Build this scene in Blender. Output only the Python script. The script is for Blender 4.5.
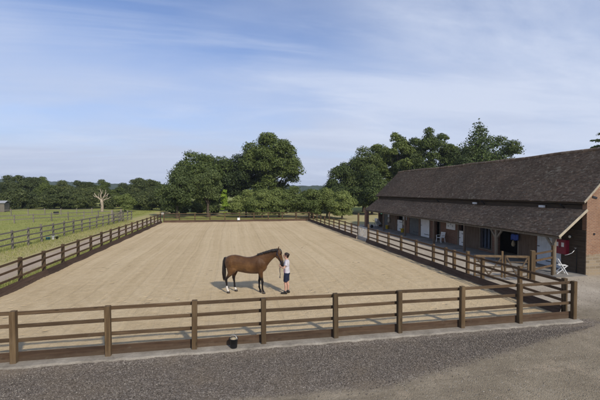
import bpy, bmesh, math, random
import numpy as np
from mathutils import Vector, Matrix

for _o in list(bpy.data.objects):
    bpy.data.objects.remove(_o, do_unlink=True)
S = bpy.context.scene
C = S.collection

# ------------------------------------------------------------------ camera
cam = bpy.data.cameras.new('camera')
cam.sensor_width = 36.0
cam.lens = 36.0 * 357.58 / 600.0
cam.clip_start = 0.1
cam.clip_end = 6000
cam_o = bpy.data.objects.new('camera', cam)
C.objects.link(cam_o)
CAM = Vector((-11.8118, -10.4636, 4.4758))
RIGHT = Vector((0.9815, -0.1917, 0.0023))
UP = Vector((0.0023, 0.0236, 0.9997))
FWD = Vector((0.1917, 0.9812, -0.0236))
mw = Matrix((RIGHT, UP, -FWD)).transposed().to_4x4()
mw.translation = CAM
cam_o.matrix_world = mw
S.camera = cam_o

# ------------------------------------------------------------------ sky and sun
SUN_EL = math.radians(38)
SUN_AZ = math.atan2(0.353, -0.936)            # clockwise from +Y
w = bpy.data.worlds.new('World')
S.world = w
w.use_nodes = True
wn = w.node_tree.nodes
wl = w.node_tree.links
wn.clear()
w_out = wn.new('ShaderNodeOutputWorld')
w_bg = wn.new('ShaderNodeBackground')
w_bg.inputs['Strength'].default_value = 0.14
w_sky = wn.new('ShaderNodeTexSky')
w_sky.sky_type = 'NISHITA'
w_sky.sun_disc = False
w_sky.sun_elevation = SUN_EL
w_sky.sun_rotation = SUN_AZ
w_sky.altitude = 50
w_sky.air_density = 1.0
w_sky.dust_density = 0.4
w_sky.ozone_density = 2.0
# thin cirrus: noise on the plane of a high cloud layer
tc = wn.new('ShaderNodeTexCoord')
sep = wn.new('ShaderNodeSeparateXYZ')
wl.new(tc.outputs['Generated'], sep.inputs[0])
zc = wn.new('ShaderNodeMath'); zc.operation = 'MAXIMUM'; zc.inputs[1].default_value = 0.0
wl.new(sep.outputs['Z'], zc.inputs[0])
za = wn.new('ShaderNodeMath'); za.operation = 'ADD'; za.inputs[1].default_value = 0.12
wl.new(zc.outputs[0], za.inputs[0])
cmb = wn.new('ShaderNodeCombineXYZ')
for i, ax in enumerate('XY'):
    dv = wn.new('ShaderNodeMath'); dv.operation = 'DIVIDE'
    wl.new(sep.outputs[ax], dv.inputs[0]); wl.new(za.outputs[0], dv.inputs[1])
    wl.new(dv.outputs[0], cmb.inputs[i])


def wnoise(scale, rot, st, det, rough, dist, lo, hi):
    mp = wn.new('ShaderNodeMapping')
    mp.inputs['Rotation'].default_value = (0, 0, rot)
    mp.inputs['Scale'].default_value = (scale * st, scale, 1)
    wl.new(cmb.outputs[0], mp.inputs['Vector'])
    n = wn.new('ShaderNodeTexNoise')
    n.inputs['Scale'].default_value = 1.0
    n.inputs['Detail'].default_value = det
    n.inputs['Roughness'].default_value = rough
    n.inputs['Distortion'].default_value = dist
    wl.new(mp.outputs[0], n.inputs['Vector'])
    r = wn.new('ShaderNodeMapRange')
    r.interpolation_type = 'SMOOTHSTEP'
    r.inputs['From Min'].default_value = lo
    r.inputs['From Max'].default_value = hi
    wl.new(n.outputs['Fac'], r.inputs['Value'])
    return r.outputs[0]


c1 = wnoise(0.55, 0.35, 0.55, 5, 0.5, 0.4, 0.30, 0.70)     # broad veils
c2 = wnoise(1.5, -0.25, 0.32, 8, 0.6, 0.9, 0.42, 0.80)     # wisps
hz = wn.new('ShaderNodeMapRange')                          # the veil thickens towards the horizon
hz.inputs['From Min'].default_value = 0.0
hz.inputs['From Max'].default_value = 0.44
hz.inputs['To Min'].default_value = 0.96
hz.inputs['To Max'].default_value = -0.15
wl.new(sep.outputs['Z'], hz.inputs['Value'])
vf = wn.new('ShaderNodeMath'); vf.operation = 'MULTIPLY_ADD'; vf.use_clamp = True; vf.inputs[1].default_value = 0.55
wl.new(c1, vf.inputs[0]); wl.new(hz.outputs[0], vf.inputs[2])
veil = wn.new('ShaderNodeMix'); veil.data_type = 'RGBA'
veil.inputs['B'].default_value = (2.70, 3.08, 4.02, 1)
wl.new(vf.outputs[0], veil.inputs['Factor'])
tint = wn.new('ShaderNodeMix'); tint.data_type = 'RGBA'; tint.blend_type = 'MULTIPLY'
tint.inputs['Factor'].default_value = 1.0
tint.inputs['B'].default_value = (0.60, 0.66, 0.82, 1)      # thin haze filters the blue
wl.new(w_sky.outputs[0], tint.inputs['A'])
wl.new(tint.outputs['Result'], veil.inputs['A'])
wf_ = wn.new('ShaderNodeMath'); wf_.operation = 'MULTIPLY'; wf_.inputs[1].default_value = 0.70
c3 = wn.new('ShaderNodeMath'); c3.operation = 'MULTIPLY_ADD'; c3.inputs[1].default_value = 0.45; c3.use_clamp = True
wl.new(c1, c3.inputs[0])
c4 = wn.new('ShaderNodeMath'); c4.operation = 'MULTIPLY'; c4.inputs[1].default_value = 0.75
wl.new(c2, c4.inputs[0]); wl.new(c4.outputs[0], c3.inputs[2])
dotn = wn.new('ShaderNodeVectorMath'); dotn.operation = 'DOT_PRODUCT'     # a brighter bank of cloud to the north-east
dotn.inputs[1].default_value = tuple((FWD * 357.58 + RIGHT * 230 + UP * 125).normalized())
wl.new(tc.outputs['Generated'], dotn.inputs[0])
bank = wn.new('ShaderNodeMapRange'); bank.interpolation_type = 'SMOOTHSTEP'
bank.inputs['From Min'].default_value = 0.86; bank.inputs['From Max'].default_value = 0.995
wl.new(dotn.outputs['Value'], bank.inputs['Value'])
c5 = wnoise(1.1, 0.15, 0.5, 8, 0.62, 0.5, 0.28, 0.68)
bk_ = wn.new('ShaderNodeMath'); bk_.operation = 'MULTIPLY'
wl.new(bank.outputs[0], bk_.inputs[0]); wl.new(c5, bk_.inputs[1])
c6 = wn.new('ShaderNodeMath'); c6.operation = 'MULTIPLY_ADD'; c6.inputs[1].default_value = 0.75; c6.use_clamp = True
wl.new(bk_.outputs[0], c6.inputs[0]); wl.new(c3.outputs[0], c6.inputs[2])
wl.new(c6.outputs[0], wf_.inputs[0])
mixc = wn.new('ShaderNodeMix'); mixc.data_type = 'RGBA'
mixc.inputs['B'].default_value = (3.75, 4.10, 4.90, 1)
wl.new(wf_.outputs[0], mixc.inputs['Factor'])
wl.new(veil.outputs['Result'], mixc.inputs['A'])
wl.new(mixc.outputs['Result'], w_bg.inputs['Color'])
wl.new(w_bg.outputs[0], w_out.inputs[0])

sun = bpy.data.lights.new('sun', 'SUN')
sun.energy = 2.7
sun.angle = math.radians(3.5)
sun.color = (1.0, 0.93, 0.82)
sun_o = bpy.data.objects.new('sun', sun)
C.objects.link(sun_o)
sd = Vector((math.sin(SUN_AZ) * math.cos(SUN_EL), math.cos(SUN_AZ) * math.cos(SUN_EL), math.sin(SUN_EL)))
sun_o.rotation_euler = sd.to_track_quat('Z', 'Y').to_euler()
sun_o.location = (0, -30, 40)

S.view_settings.view_transform = 'Standard'
S.view_settings.look = 'None'
S.view_settings.exposure = 0.44
S.view_settings.gamma = 1.0
S.view_settings.use_curve_mapping = False
S.render.engine = 'CYCLES'
S.cycles.max_bounces = 6
S.cycles.transparent_max_bounces = 8
S.cycles.volume_bounces = 0
S.cycles.use_denoising = True

# ------------------------------------------------------------------ helpers


def spot(u, depth, z=0.0):
    """ground point seen at photo column u (600 px wide) at a distance along the view."""
    p = CAM + RIGHT * ((u - 300) / 357.58 * depth) + FWD * depth
    return Vector((p.x, p.y, z))


def ground_z(x, y):
    def ss(a, b, t):
        t = np.clip((t - a) / (b - a), 0, 1)
        return t * t * (3 - 2 * t)
    x = np.asarray(x, float); y = np.asarray(y, float)
    z = -0.03 + 0.45 * ss(-23.6, -26.6, x)
    front = ss(-0.10, -0.45, y) * ss(1.6, 0.6, x)
    z = z - 0.07 * front
    return z


def tag(o, label=None, cat=None, group=None, kind=None):
    if label: o['label'] = label
    if cat: o['category'] = cat
    if group: o['group'] = group
    if kind: o['kind'] = kind
    return o


def thing(name, label, cat, loc=(0, 0, 0), rz=0.0, group=None, kind=None):
    o = bpy.data.objects.new(name, None)
    o.empty_display_size = 0.3
    C.objects.link(o)
    o.location = loc
    o.rotation_euler = (0, 0, rz)
    return tag(o, label, cat, group, kind)


class MB:
    """collects faces, builds one mesh object"""

    def __init__(self):
        self.v = []; self.f = []; self.mi = []; self.cur = 0

    def add(self, vs, fs):
        n = len(self.v)
        self.v += [tuple(p) for p in vs]
        self.f += [tuple(i + n for i in f) for f in fs]
        self.mi += [self.cur] * len(fs)
        return self

    def box(self, c, s, rot=None):
        x, y, z = s[0] / 2, s[1] / 2, s[2] / 2
        vs = [Vector(p) for p in ((-x, -y, -z), (x, -y, -z), (x, y, -z), (-x, y, -z), (-x, -y, z), (x, -y, z), (x, y, z), (-x, y, z))]
        if rot is not None: vs = [rot @ p for p in vs]
        c = Vector(c)
        return self.add([p + c for p in vs], [(0, 3, 2, 1), (4, 5, 6, 7), (0, 1, 5, 4), (1, 2, 6, 5), (2, 3, 7, 6), (3, 0, 4, 7)])

    def bb(self, x0, x1, y0, y1, z0, z1):
        return self.box(((x0 + x1) / 2, (y0 + y1) / 2, (z0 + z1) / 2), (abs(x1 - x0), abs(y1 - y0), abs(z1 - z0)))

    def beam(self, p, q, wd, ht, up=(0, 0, 1), ch=0.0):
        p = Vector(p); q = Vector(q)
        t = (q - p).normalized(); up = Vector(up)
        s = t.cross(up)
        if s.length < 1e-4: s = t.cross(Vector((0, 1, 0)))
        s.normalize(); u = s.cross(t).normalized()
        a, b = wd / 2, ht / 2
        if ch > 0:
            prof = [(-a + ch, -b), (a - ch, -b), (a, -b + ch), (a, b - ch), (a - ch, b), (-a + ch, b), (-a, b - ch), (-a, -b + ch)]
        else:
            prof = [(-a, -b), (a, -b), (a, b), (-a, b)]
        n = len(prof)
        vs = [p + s * i + u * j for i, j in prof] + [q + s * i + u * j for i, j in prof]
        fs = [(i, (i + 1) % n, n + (i + 1) % n, n + i) for i in range(n)] + [tuple(range(n - 1, -1, -1)), tuple(range(n, 2 * n))]
        return self.add(vs, fs)

    def tube(self, pts, rad, n=8, flat=1.0, ref=(0, 1, 0), cap=True):
        pts = [Vector(p) for p in pts]
        if not hasattr(rad, '__len__'): rad = [rad] * len(pts)
        ref = Vector(ref)
        vs = []; m = len(pts)
        for i, p in enumerate(pts):
            t = (pts[min(i + 1, m - 1)] - pts[max(i - 1, 0)]).normalized()
            s = ref - t * ref.dot(t)
            if s.length < 0.05: s = Vector((1, 0, 0)) - t * t.x
            s.normalize(); u = t.cross(s)
            for k in range(n):
                a = 2 * math.pi * k / n
                vs.append(p + s * (math.cos(a) * rad[i] * flat) + u * (math.sin(a) * rad[i]))
        fs = []
        for i in range(m - 1):
            for k in range(n):
                k2 = (k + 1) % n
                fs.append((i * n + k, i * n + k2, (i + 1) * n + k2, (i + 1) * n + k))
        if cap:
            fs += [tuple(range(n - 1, -1, -1)), tuple(range((m - 1) * n, m * n))]
        return self.add(vs, fs)

    def rings(self, secs, n=16):
        """secs: (centre, uvec, vvec)"""
        vs = []
        for c, u, v in secs:
            c, u, v = Vector(c), Vector(u), Vector(v)
            for k in range(n):
                a = 2 * math.pi * k / n
                vs.append(c + u * math.cos(a) + v * math.sin(a))
        fs = []
        m = len(secs)
        for i in range(m - 1):
            for k in range(n):
                k2 = (k + 1) % n
                fs.append((i * n + k, i * n + k2, (i + 1) * n + k2, (i + 1) * n + k))
        fs += [tuple(range(n - 1, -1, -1)), tuple(range((m - 1) * n, m * n))]
        return self.add(vs, fs)

    def ball(self, c, r, nu=12, nv=8):
        if not hasattr(r, '__len__'): r = (r, r, r)
        c = Vector(c)
        secs = []
        for i in range(nv + 1):
            a = math.pi * (i + 0.02) / (nv + 0.04) - math.pi / 2
            secs.append((c + Vector((0, 0, math.sin(a) * r[2])), (math.cos(a) * r[0] + 1e-4, 0, 0), (0, math.cos(a) * r[1] + 1e-4, 0)))
        return self.rings(secs, nu)

    def lathe(self, c, prof, n=16):
        """prof: (radius, z)"""
        c = Vector(c)
        return self.rings([(c + Vector((0, 0, z)), (r, 0, 0), (0, r, 0)) for r, z in prof], n)

    def mesh(self, name):
        me = bpy.data.meshes.new(name)
        me.from_pydata(self.v, [], self.f)
        bm = bmesh.new(); bm.from_mesh(me)
        bmesh.ops.recalc_face_normals(bm, faces=bm.faces)
        bm.to_mesh(me); bm.free()
        return me

    def build(self, name, mat, parent=None, smooth=False, world=True):
        """world=True: vertices are world coordinates (roots unrotated); the object's origin is its parent's"""
        me = self.mesh(name)
        if isinstance(mat, (list, tuple)):
            for m in mat: me.materials.append(m)
            me.polygons.foreach_set('material_index', self.mi)
        else:
            me.materials.append(mat)
        if smooth: me.polygons.foreach_set('use_smooth', [True] * len(me.polygons))
        return link(name, me, parent, world)


def origin_of(p):
    v = Vector((0, 0, 0))
    while p is not None:
        v = v + p.location; p = p.parent
    return v


def link(name, me, parent=None, world=True):
    o = bpy.data.objects.new(name, me)
    C.objects.link(o)
    if parent is not None:
        if world: me.transform(Matrix.Translation(-origin_of(parent)))
        o.parent = parent
    return o


def remesh(mb, voxel, smooth=4, decimate=None):
    me = mb.mesh('tmp')
    o = bpy.data.objects.new('tmp', me); C.objects.link(o)
    m = o.modifiers.new('r', 'REMESH'); m.mode = 'VOXEL'; m.voxel_size = voxel; m.use_smooth_shade = True
    s = o.modifiers.new('s', 'SMOOTH'); s.factor = 0.5; s.iterations = smooth
    dg = bpy.context.evaluated_depsgraph_get()
    out = bpy.data.meshes.new_from_object(o.evaluated_get(dg))
    bpy.data.objects.remove(o, do_unlink=True)
    out.materials.clear()
    out.polygons.foreach_set('use_smooth', [True] * len(out.polygons))
    return out


def np_mesh(name, verts, quads):
    me = bpy.data.meshes.new(name)
    nv, nf, k = len(verts), len(quads), quads.shape[1]
    me.vertices.add(nv); me.vertices.foreach_set('co', verts.astype(np.float32).ravel())
    me.loops.add(nf * k); me.loops.foreach_set('vertex_index', quads.astype(np.int32).ravel())
    me.polygons.add(nf)
    me.polygons.foreach_set('loop_start', (np.arange(nf) * k).astype(np.int32))
    me.update(calc_edges=True)
    return me


def copy_tree(o, parent=None):
    c = o.copy(); C.objects.link(c); c.parent = parent
    for ch in list(o.children): copy_tree(ch, c)
    return c


# ------------------------------------------------------------------ materials


class Mat:
    def __init__(self, name, rough=0.8, spec=0.3):
        self.m = bpy.data.materials.new(name)
        self.m.use_nodes = True
        self.t = self.m.node_tree
        self.b = self.t.nodes['Principled BSDF']
        self.out = self.t.nodes['Material Output']
        self.b.inputs['Roughness'].default_value = rough
        self.b.inputs['Specular IOR Level'].default_value = spec
        self._tc = None

    def n(self, kind, **kw):
        nd = self.t.nodes.new(kind)
        for k, v in kw.items():
            if k.startswith('_'):
                setattr(nd, k[1:], v)
            else:
                nd.inputs[k.replace('__', ' ')].default_value = v
        return nd

    def l(self, a, b):
        self.t.links.new(a, b)

    def obj(self):
        if self._tc is None: self._tc = self.t.nodes.new('ShaderNodeTexCoord')
        return self._tc.outputs['Object']

    def vec(self, scale=(1, 1, 1), rot=(0, 0, 0), loc=(0, 0, 0), src=None):
        mp = self.n('ShaderNodeMapping')
        mp.inputs['Scale'].default_value = scale
        mp.inputs['Rotation'].default_value = rot
        mp.inputs['Location'].default_value = loc
        self.l(src or self.obj(), mp.inputs['Vector'])
        return mp.outputs[0]

    def noise(self, scale=1.0, detail=4, rough=0.55, vec=None, dist=0.0):
        nd = self.n('ShaderNodeTexNoise', Scale=scale, Detail=detail, Roughness=rough, Distortion=dist)
        self.l(vec or self.obj(), nd.inputs['Vector'])
        return nd.outputs['Fac']

    def rng(self, v, a, b, c=0.0, d=1.0, smooth=True):
        nd = self.n('ShaderNodeMapRange')
        if smooth: nd.interpolation_type = 'SMOOTHSTEP'
        for k, x in zip(('From Min', 'From Max', 'To Min', 'To Max'), (a, b, c, d)): nd.inputs[k].default_value = x
        self.l(v, nd.inputs['Value'])
        return nd.outputs[0]

    def math(self, op, a, b=None, clamp=False):
        nd = self.n('ShaderNodeMath'); nd.operation = op; nd.use_clamp = clamp
        for i, x in enumerate((a, b)):
            if x is None: continue
            if isinstance(x, (int, float)): nd.inputs[i].default_value = x
            else: self.l(x, nd.inputs[i])
        return nd.outputs[0]

    def mix(self, f, a, b, mode='MIX'):
        nd = self.n('ShaderNodeMix'); nd.data_type = 'RGBA'; nd.blend_type = mode
        for k, x in (('Factor', f), ('A', a), ('B', b)):
            if isinstance(x, (int, float)): nd.inputs[k].default_value = x
            elif isinstance(x, tuple): nd.inputs[k].default_value = x if len(x) == 4 else x + (1,)
            else: self.l(x, nd.inputs[k])
        return nd.outputs['Result']

    def ramp(self, f, stops):
        nd = self.n('ShaderNodeValToRGB')
        e = nd.color_ramp.elements
        while len(e) < len(stops): e.new(0.5)
        for el, (p, c) in zip(e, stops): el.position = p; el.color = c + (1,)
        self.l(f, nd.inputs[0])
        return nd.outputs[0]

    def col(self, c):
        if isinstance(c, tuple): self.b.inputs['Base Color'].default_value = c if len(c) == 4 else c + (1,)
        else: self.l(c, self.b.inputs['Base Color'])
        return self

    def bump(self, h, dist=0.02, strength=1.0):
        nd = self.n('ShaderNodeBump', Strength=strength, Distance=dist)
        self.l(h, nd.inputs['Height'])
        self.l(nd.outputs[0], self.b.inputs['Normal'])
        return self

    def island(self):
        return self.n('ShaderNodeNewGeometry').outputs['Random Per Island']

    def rand(self):
        return self.n('ShaderNodeObjectInfo').outputs['Random']

    def sepxyz(self, v=None):
        nd = self.n('ShaderNodeSeparateXYZ'); self.l(v or self.obj(), nd.inputs[0]); return nd.outputs


def plain(name, c, rough=0.6, spec=0.4, var=0.15, scale=6.0, metal=0.0):
    m = Mat(name, rough, spec)
    f = m.noise(scale, 5, 0.6)
    lo = tuple(x * (1 - var) for x in c); hi = tuple(min(1, x * (1 + var)) for x in c)
    m.col(m.ramp(f, [(0.3, lo), (0.7, hi)]))
    m.b.inputs['Metallic'].default_value = metal
    m.bump(f, 0.004)
    return m.m


def wood(name, dark, mid, pale, axis='x', wear=0.35):
    m = Mat(name, 0.82, 0.2)
    st = {'x': (1.2, 18, 18), 'y': (18, 1.2, 18), 'z': (18, 18, 1.2)}[axis]
    g = m.noise(1.0, 6, 0.62, m.vec(st))
    big = m.noise(1.3, 3, 0.5)
    c = m.ramp(g, [(0.25, dark), (0.5, mid), (0.8, pale)])
    c = m.mix(m.rng(big, 0.5, 0.8, 0, wear), c, pale)
    kn = m.n('ShaderNodeTexVoronoi', Scale=1.0); m.l(m.vec({'x': (1.6, 7, 7), 'y': (7, 1.6, 7), 'z': (7, 7, 1.6)}[axis]), kn.inputs['Vector'])
    c = m.mix(m.rng(kn.outputs['Distance'], 0.06, 0.14, 0.7, 0), c, tuple(t_ * 0.4 for t_ in dark))
    sz_ = m.math('ADD', m.sepxyz()[2], m.math('MULTIPLY', m.math('SUBTRACT', m.noise(3.5, 5, 0.7), 0.5), 0.35))
    c = m.mix(m.rng(sz_, 0.02, 0.16, 0.35, 0), c, (0.13, 0.10, 0.07))
    c = m.mix(m.rng(m.noise(4.5, 5, 0.7), 0.60, 0.75, 0, 0.35), c, (0.17, 0.155, 0.12))
    r = m.rand()
    c = m.mix(1.0, c, m.ramp(r, [(0.0, (0.72, 0.72, 0.72)), (1.0, (1.15, 1.12, 1.08))]), 'MULTIPLY')
    m.col(c)
    m.bump(g, 0.006)
    return m.m


FENCE_Z = wood('fence_post_timber', (0.056, 0.036, 0.019), (0.104, 0.069, 0.036), (0.180, 0.128, 0.070), 'z')
FENCE_X = wood('fence_rail_timber', (0.052, 0.033, 0.019), (0.092, 0.060, 0.034), (0.165, 0.115, 0.068), 'x')
FENCE_Y = wood('fence_rail_timber_long', (0.050, 0.030, 0.018), (0.088, 0.055, 0.031), (0.155, 0.105, 0.062), 'y')
KICK_X = wood('kickboard_timber', (0.042, 0.025, 0.016), (0.076, 0.047, 0.029), (0.118, 0.078, 0.049), 'x', 0.25)
KICK_Y = wood('kickboard_timber_long', (0.040, 0.025, 0.017), (0.070, 0.044, 0.030), (0.112, 0.074, 0.052), 'y', 0.25)
GREY_Z = wood('weathered_post_timber', (0.12, 0.105, 0.085), (0.19, 0.17, 0.14), (0.28, 0.255, 0.215), 'z')
GREY_Y = wood('weathered_rail_timber', (0.11, 0.098, 0.08), (0.175, 0.157, 0.13), (0.26, 0.237, 0.20), 'y')
GATE_W = wood('gate_timber', (0.10, 0.068, 0.038), (0.17, 0.118, 0.066), (0.25, 0.185, 0.115), 'x')
GATE_D = wood('old_gate_timber', (0.055, 0.040, 0.026), (0.095, 0.070, 0.046), (0.15, 0.115, 0.08), 'x')
OAK_Z = wood('old_oak_timber', (0.12, 0.10, 0.075), (0.19, 0.16, 0.12), (0.28, 0.24, 0.18), 'z')
BOARD = wood('tarred_weatherboard', (0.034, 0.025, 0.018), (0.058, 0.044, 0.032), (0.095, 0.074, 0.056), 'y')
BOARD2 = wood('brown_weatherboard', (0.075, 0.052, 0.036), (0.125, 0.090, 0.064), (0.19, 0.14, 0.105), 'z')
VERGE = plain('pale_bargeboard', (0.42, 0.36, 0.26), 0.75, 0.2, 0.2, 5)
WHITE = plain('white_paint', (0.72, 0.72, 0.70), 0.55, 0.3, 0.08, 4)
PALEGREY = plain('pale_grey_door_paint', (0.52, 0.56, 0.60), 0.6, 0.3, 0.1, 3)
DARKGREY = plain('dark_grey_door_paint', (0.12, 0.125, 0.12), 0.7, 0.3, 0.2, 3)
BLACK = plain('black_plastic', (0.012, 0.013, 0.016), 0.45, 0.4, 0.3, 8)
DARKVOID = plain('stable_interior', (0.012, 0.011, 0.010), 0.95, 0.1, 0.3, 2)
IRON = plain('black_iron', (0.02, 0.02, 0.022), 0.5, 0.5, 0.3, 12)
GALV = plain('galvanised_steel', (0.55, 0.56, 0.55), 0.4, 0.5, 0.12, 14, 0.5)
RED = plain('red_enamel', (0.20, 0.011, 0.026), 0.45, 0.4, 0.15, 5)
YELLOW = plain('yellow_plastic', (0.62, 0.42, 0.03), 0.45, 0.4, 0.15, 6)
BLUE = plain('blue_plastic', (0.02, 0.06, 0.30), 0.5, 0.4, 0.2, 6)
TEAL = plain('teal_plastic', (0.05, 0.17, 0.22), 0.5, 0.4, 0.2, 6)
ROPE = plain('lead_rope_fibre', (0.03, 0.035, 0.06), 0.9, 0.1, 0.3, 30)


def leaf_mat(name, dark, mid, light, trans=0.2):
    m = Mat(name, 0.62, 0.25)
    r = m.island()
    o = m.noise(0.55, 4, 0.6)
    f = m.math('ADD', m.math('MULTIPLY', r, 0.40), m.math('MULTIPLY', o, 0.68))
    f = m.math('ADD', f, m.math('MULTIPLY', m.math('SUBTRACT', m.rand(), 0.5), 0.42))
    c = m.ramp(f, [(0.12, dark), (0.5, mid), (0.95, light)])
    m.col(c)
    tr = m.n('ShaderNodeBsdfTranslucent')
    m.l(m.mix(1.0, c, (1.4, 1.45, 0.55), 'MULTIPLY'), tr.inputs['Color'])
    ms = m.n('ShaderNodeMixShader'); ms.inputs[0].default_value = trans
    m.l(m.b.outputs[0], ms.inputs[1]); m.l(tr.outputs[0], ms.inputs[2])
    m.l(ms.outputs[0], m.out.inputs['Surface'])
    return m.m


L_OAK = leaf_mat('oak_leaves', (0.033, 0.048, 0.013), (0.073, 0.101, 0.023), (0.146, 0.175, 0.042))
L_DARK = leaf_mat('dark_leaves', (0.027, 0.040, 0.013), (0.058, 0.082, 0.022), (0.115, 0.140, 0.036))
L_WOOD = leaf_mat('woodland_leaves', (0.035, 0.049, 0.016), (0.073, 0.091, 0.028), (0.146, 0.161, 0.049))
L_WILLOW = leaf_mat('willow_leaves', (0.073, 0.098, 0.026), (0.140, 0.173, 0.047), (0.240, 0.275, 0.082))
L_ASH = leaf_mat('ash_leaves', (0.047, 0.066, 0.021), (0.089, 0.117, 0.035), (0.158, 0.187, 0.061))
L_LIME = leaf_mat('lime_leaves', (0.13, 0.19, 0.02), (0.24, 0.34, 0.035), (0.36, 0.46, 0.06))
L_CON = leaf_mat('conifer_needles', (0.024, 0.040, 0.012), (0.052, 0.082, 0.020), (0.100, 0.130, 0.032), 0.15)
BARK = plain('bark', (0.085, 0.066, 0.048), 0.95, 0.1, 0.4, 5)
DEADWOOD = plain('bleached_deadwood', (0.33, 0.275, 0.205), 0.95, 0.1, 0.45, 2.2)

# ---- ground materials
GM = Mat('ground_surface', 0.95, 0.1)
gx, gy, gz = GM.sepxyz()
edge = GM.noise(0.55, 6, 0.65)
edgef = GM.noise(3.0, 5, 0.7)
ed = GM.math('ADD', GM.math('MULTIPLY', GM.math('SUBTRACT', edge, 0.5), 1.0), GM.math('MULTIPLY', GM.math('SUBTRACT', edgef, 0.5), 0.5))
# grass
g1 = GM.noise(0.06, 4, 0.6)
g2 = GM.noise(0.9, 6, 0.7)
g3 = GM.noise(14.0, 4, 0.7)
gf = GM.math('ADD', GM.math('MULTIPLY', g1, 0.45), GM.math('ADD', GM.math('MULTIPLY', g2, 0.35), GM.math('MULTIPLY', g3, 0.25)))
gbands = GM.noise(1.0, 4, 0.6, GM.vec((0.02, 0.16, 1), (0, 0, 0.2)))
gf = GM.math('ADD', gf, GM.math('MULTIPLY', GM.math('SUBTRACT', gbands, 0.5), 0.35))
grass = GM.ramp(gf, [(0.30, (0.115, 0.142, 0.036)), (0.46, (0.200, 0.222, 0.060)), (0.60, (0.295, 0.295, 0.092)), (0.78, (0.41, 0.37, 0.15))])
# dusty hardcore
d1 = GM.noise(0.5, 6, 0.65)
d2 = GM.noise(9.0, 6, 0.75)
vor = GM.n('ShaderNodeTexVoronoi', Scale=34.0); GM.l(GM.obj(), vor.inputs['Vector'])
df = GM.math('ADD', GM.math('MULTIPLY', d1, 0.6), GM.math('MULTIPLY', d2, 0.45))
dirt = GM.ramp(df, [(0.30, (0.135, 0.110, 0.077)), (0.52, (0.232, 0.192, 0.134)), (0.72, (0.345, 0.290, 0.208))])
ty = GM.noise(1.0, 5, 0.65, GM.vec((0.16, 1.5, 1), (0, 0, -0.16)))                # wheel marks along the drive
ty2 = GM.noise(1.0, 4, 0.6, GM.vec((0.25, 3.2, 1), (0, 0, 0.42)))
dirt = GM.mix(GM.rng(ty, 0.50, 0.66, 0, 0.55), dirt, (0.135, 0.108, 0.076))
dirt = GM.mix(GM.rng(ty2, 0.58, 0.70, 0, 0.40), dirt, (0.12, 0.098, 0.072))
dirt = GM.mix(GM.rng(GM.noise(0.9, 6, 0.7), 0.56, 0.70, 0, 0.5), dirt, (0.40, 0.32, 0.225))
spk = GM.rng(vor.outputs['Color'], 0.80, 0.95)
dirt = GM.mix(GM.math('MULTIPLY', spk, 0.5), dirt, (0.36, 0.33, 0.28))
hard = GM.ramp(df, [(0.30, (0.24, 0.200, 0.152)), (0.52, (0.38, 0.325, 0.250)), (0.72, (0.49, 0.425, 0.335))])
trackc = GM.ramp(df, [(0.30, (0.25, 0.195, 0.140)), (0.52, (0.37, 0.295, 0.220)), (0.72, (0.47, 0.385, 0.295))])
# dark chippings
vg = GM.n('ShaderNodeTexVoronoi', Scale=40.0); GM.l(GM.obj(), vg.inputs['Vector'])
gcell = GM.n('ShaderNodeSeparateColor'); GM.l(vg.outputs['Color'], gcell.inputs[0])
chip = GM.ramp(gcell.outputs[0], [(0.0, (0.072, 0.060, 0.048)), (0.55, (0.150, 0.126, 0.102)), (0.85, (0.235, 0.20, 0.165)), (1.0, (0.34, 0.30, 0.245))])
chip = GM.mix(GM.rng(edge, 0.42, 0.70, 0, 0.65), chip, (0.19, 0.15, 0.105))
# masks
north = GM.rng(GM.math('ADD', gy, GM.math('MULTIPLY', ed, 2.5)), 34.5, 37.5, 1, 0)
east = GM.rng(GM.math('ADD', gx, GM.math('MULTIPLY', ed, 0.6)), -0.8, -0.2)
m_hard = GM.math('MULTIPLY', north, east)
m_front = GM.rng(GM.math('ADD', gy, GM.math('MULTIPLY', ed, 0.5)), -0.3, 0.9, 1, 0)   # the yard south of the kerb
tl = GM.math('ADD', GM.math('ADD', gx, GM.math('MULTIPLY', ed, 0.7)), GM.math('MULTIPLY', GM.math('SUBTRACT', gy, 12.0), -0.012))
m_track = GM.math('MULTIPLY', GM.rng(tl, -24.9, -24.4), GM.rng(tl, -22.7, -22.2, 1, 0))
m_track = GM.math('MULTIPLY', m_track, GM.rng(gy, 46, 52, 1, 0))
gl = GM.math('ADD', gy, GM.math('MULTIPLY', ed, 0.9))
# south edge of the chippings runs nearly parallel to the kerb and closes in at its east end
ge = GM.math('ADD', GM.rng(gx, -8.0, 0.9, -2.55, -0.25, False), 0.0)
m_chip = GM.math('MULTIPLY', GM.rng(GM.math('SUBTRACT', gl, ge), -0.35, 0.15), GM.rng(gy, -0.02, 0.0, 1, 0))
m_chip = GM.math('MULTIPLY', m_chip, GM.rng(GM.math('ADD', gx, GM.math('MULTIPLY', ed, 0.5)), 0.5, 1.1, 1, 0))
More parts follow.
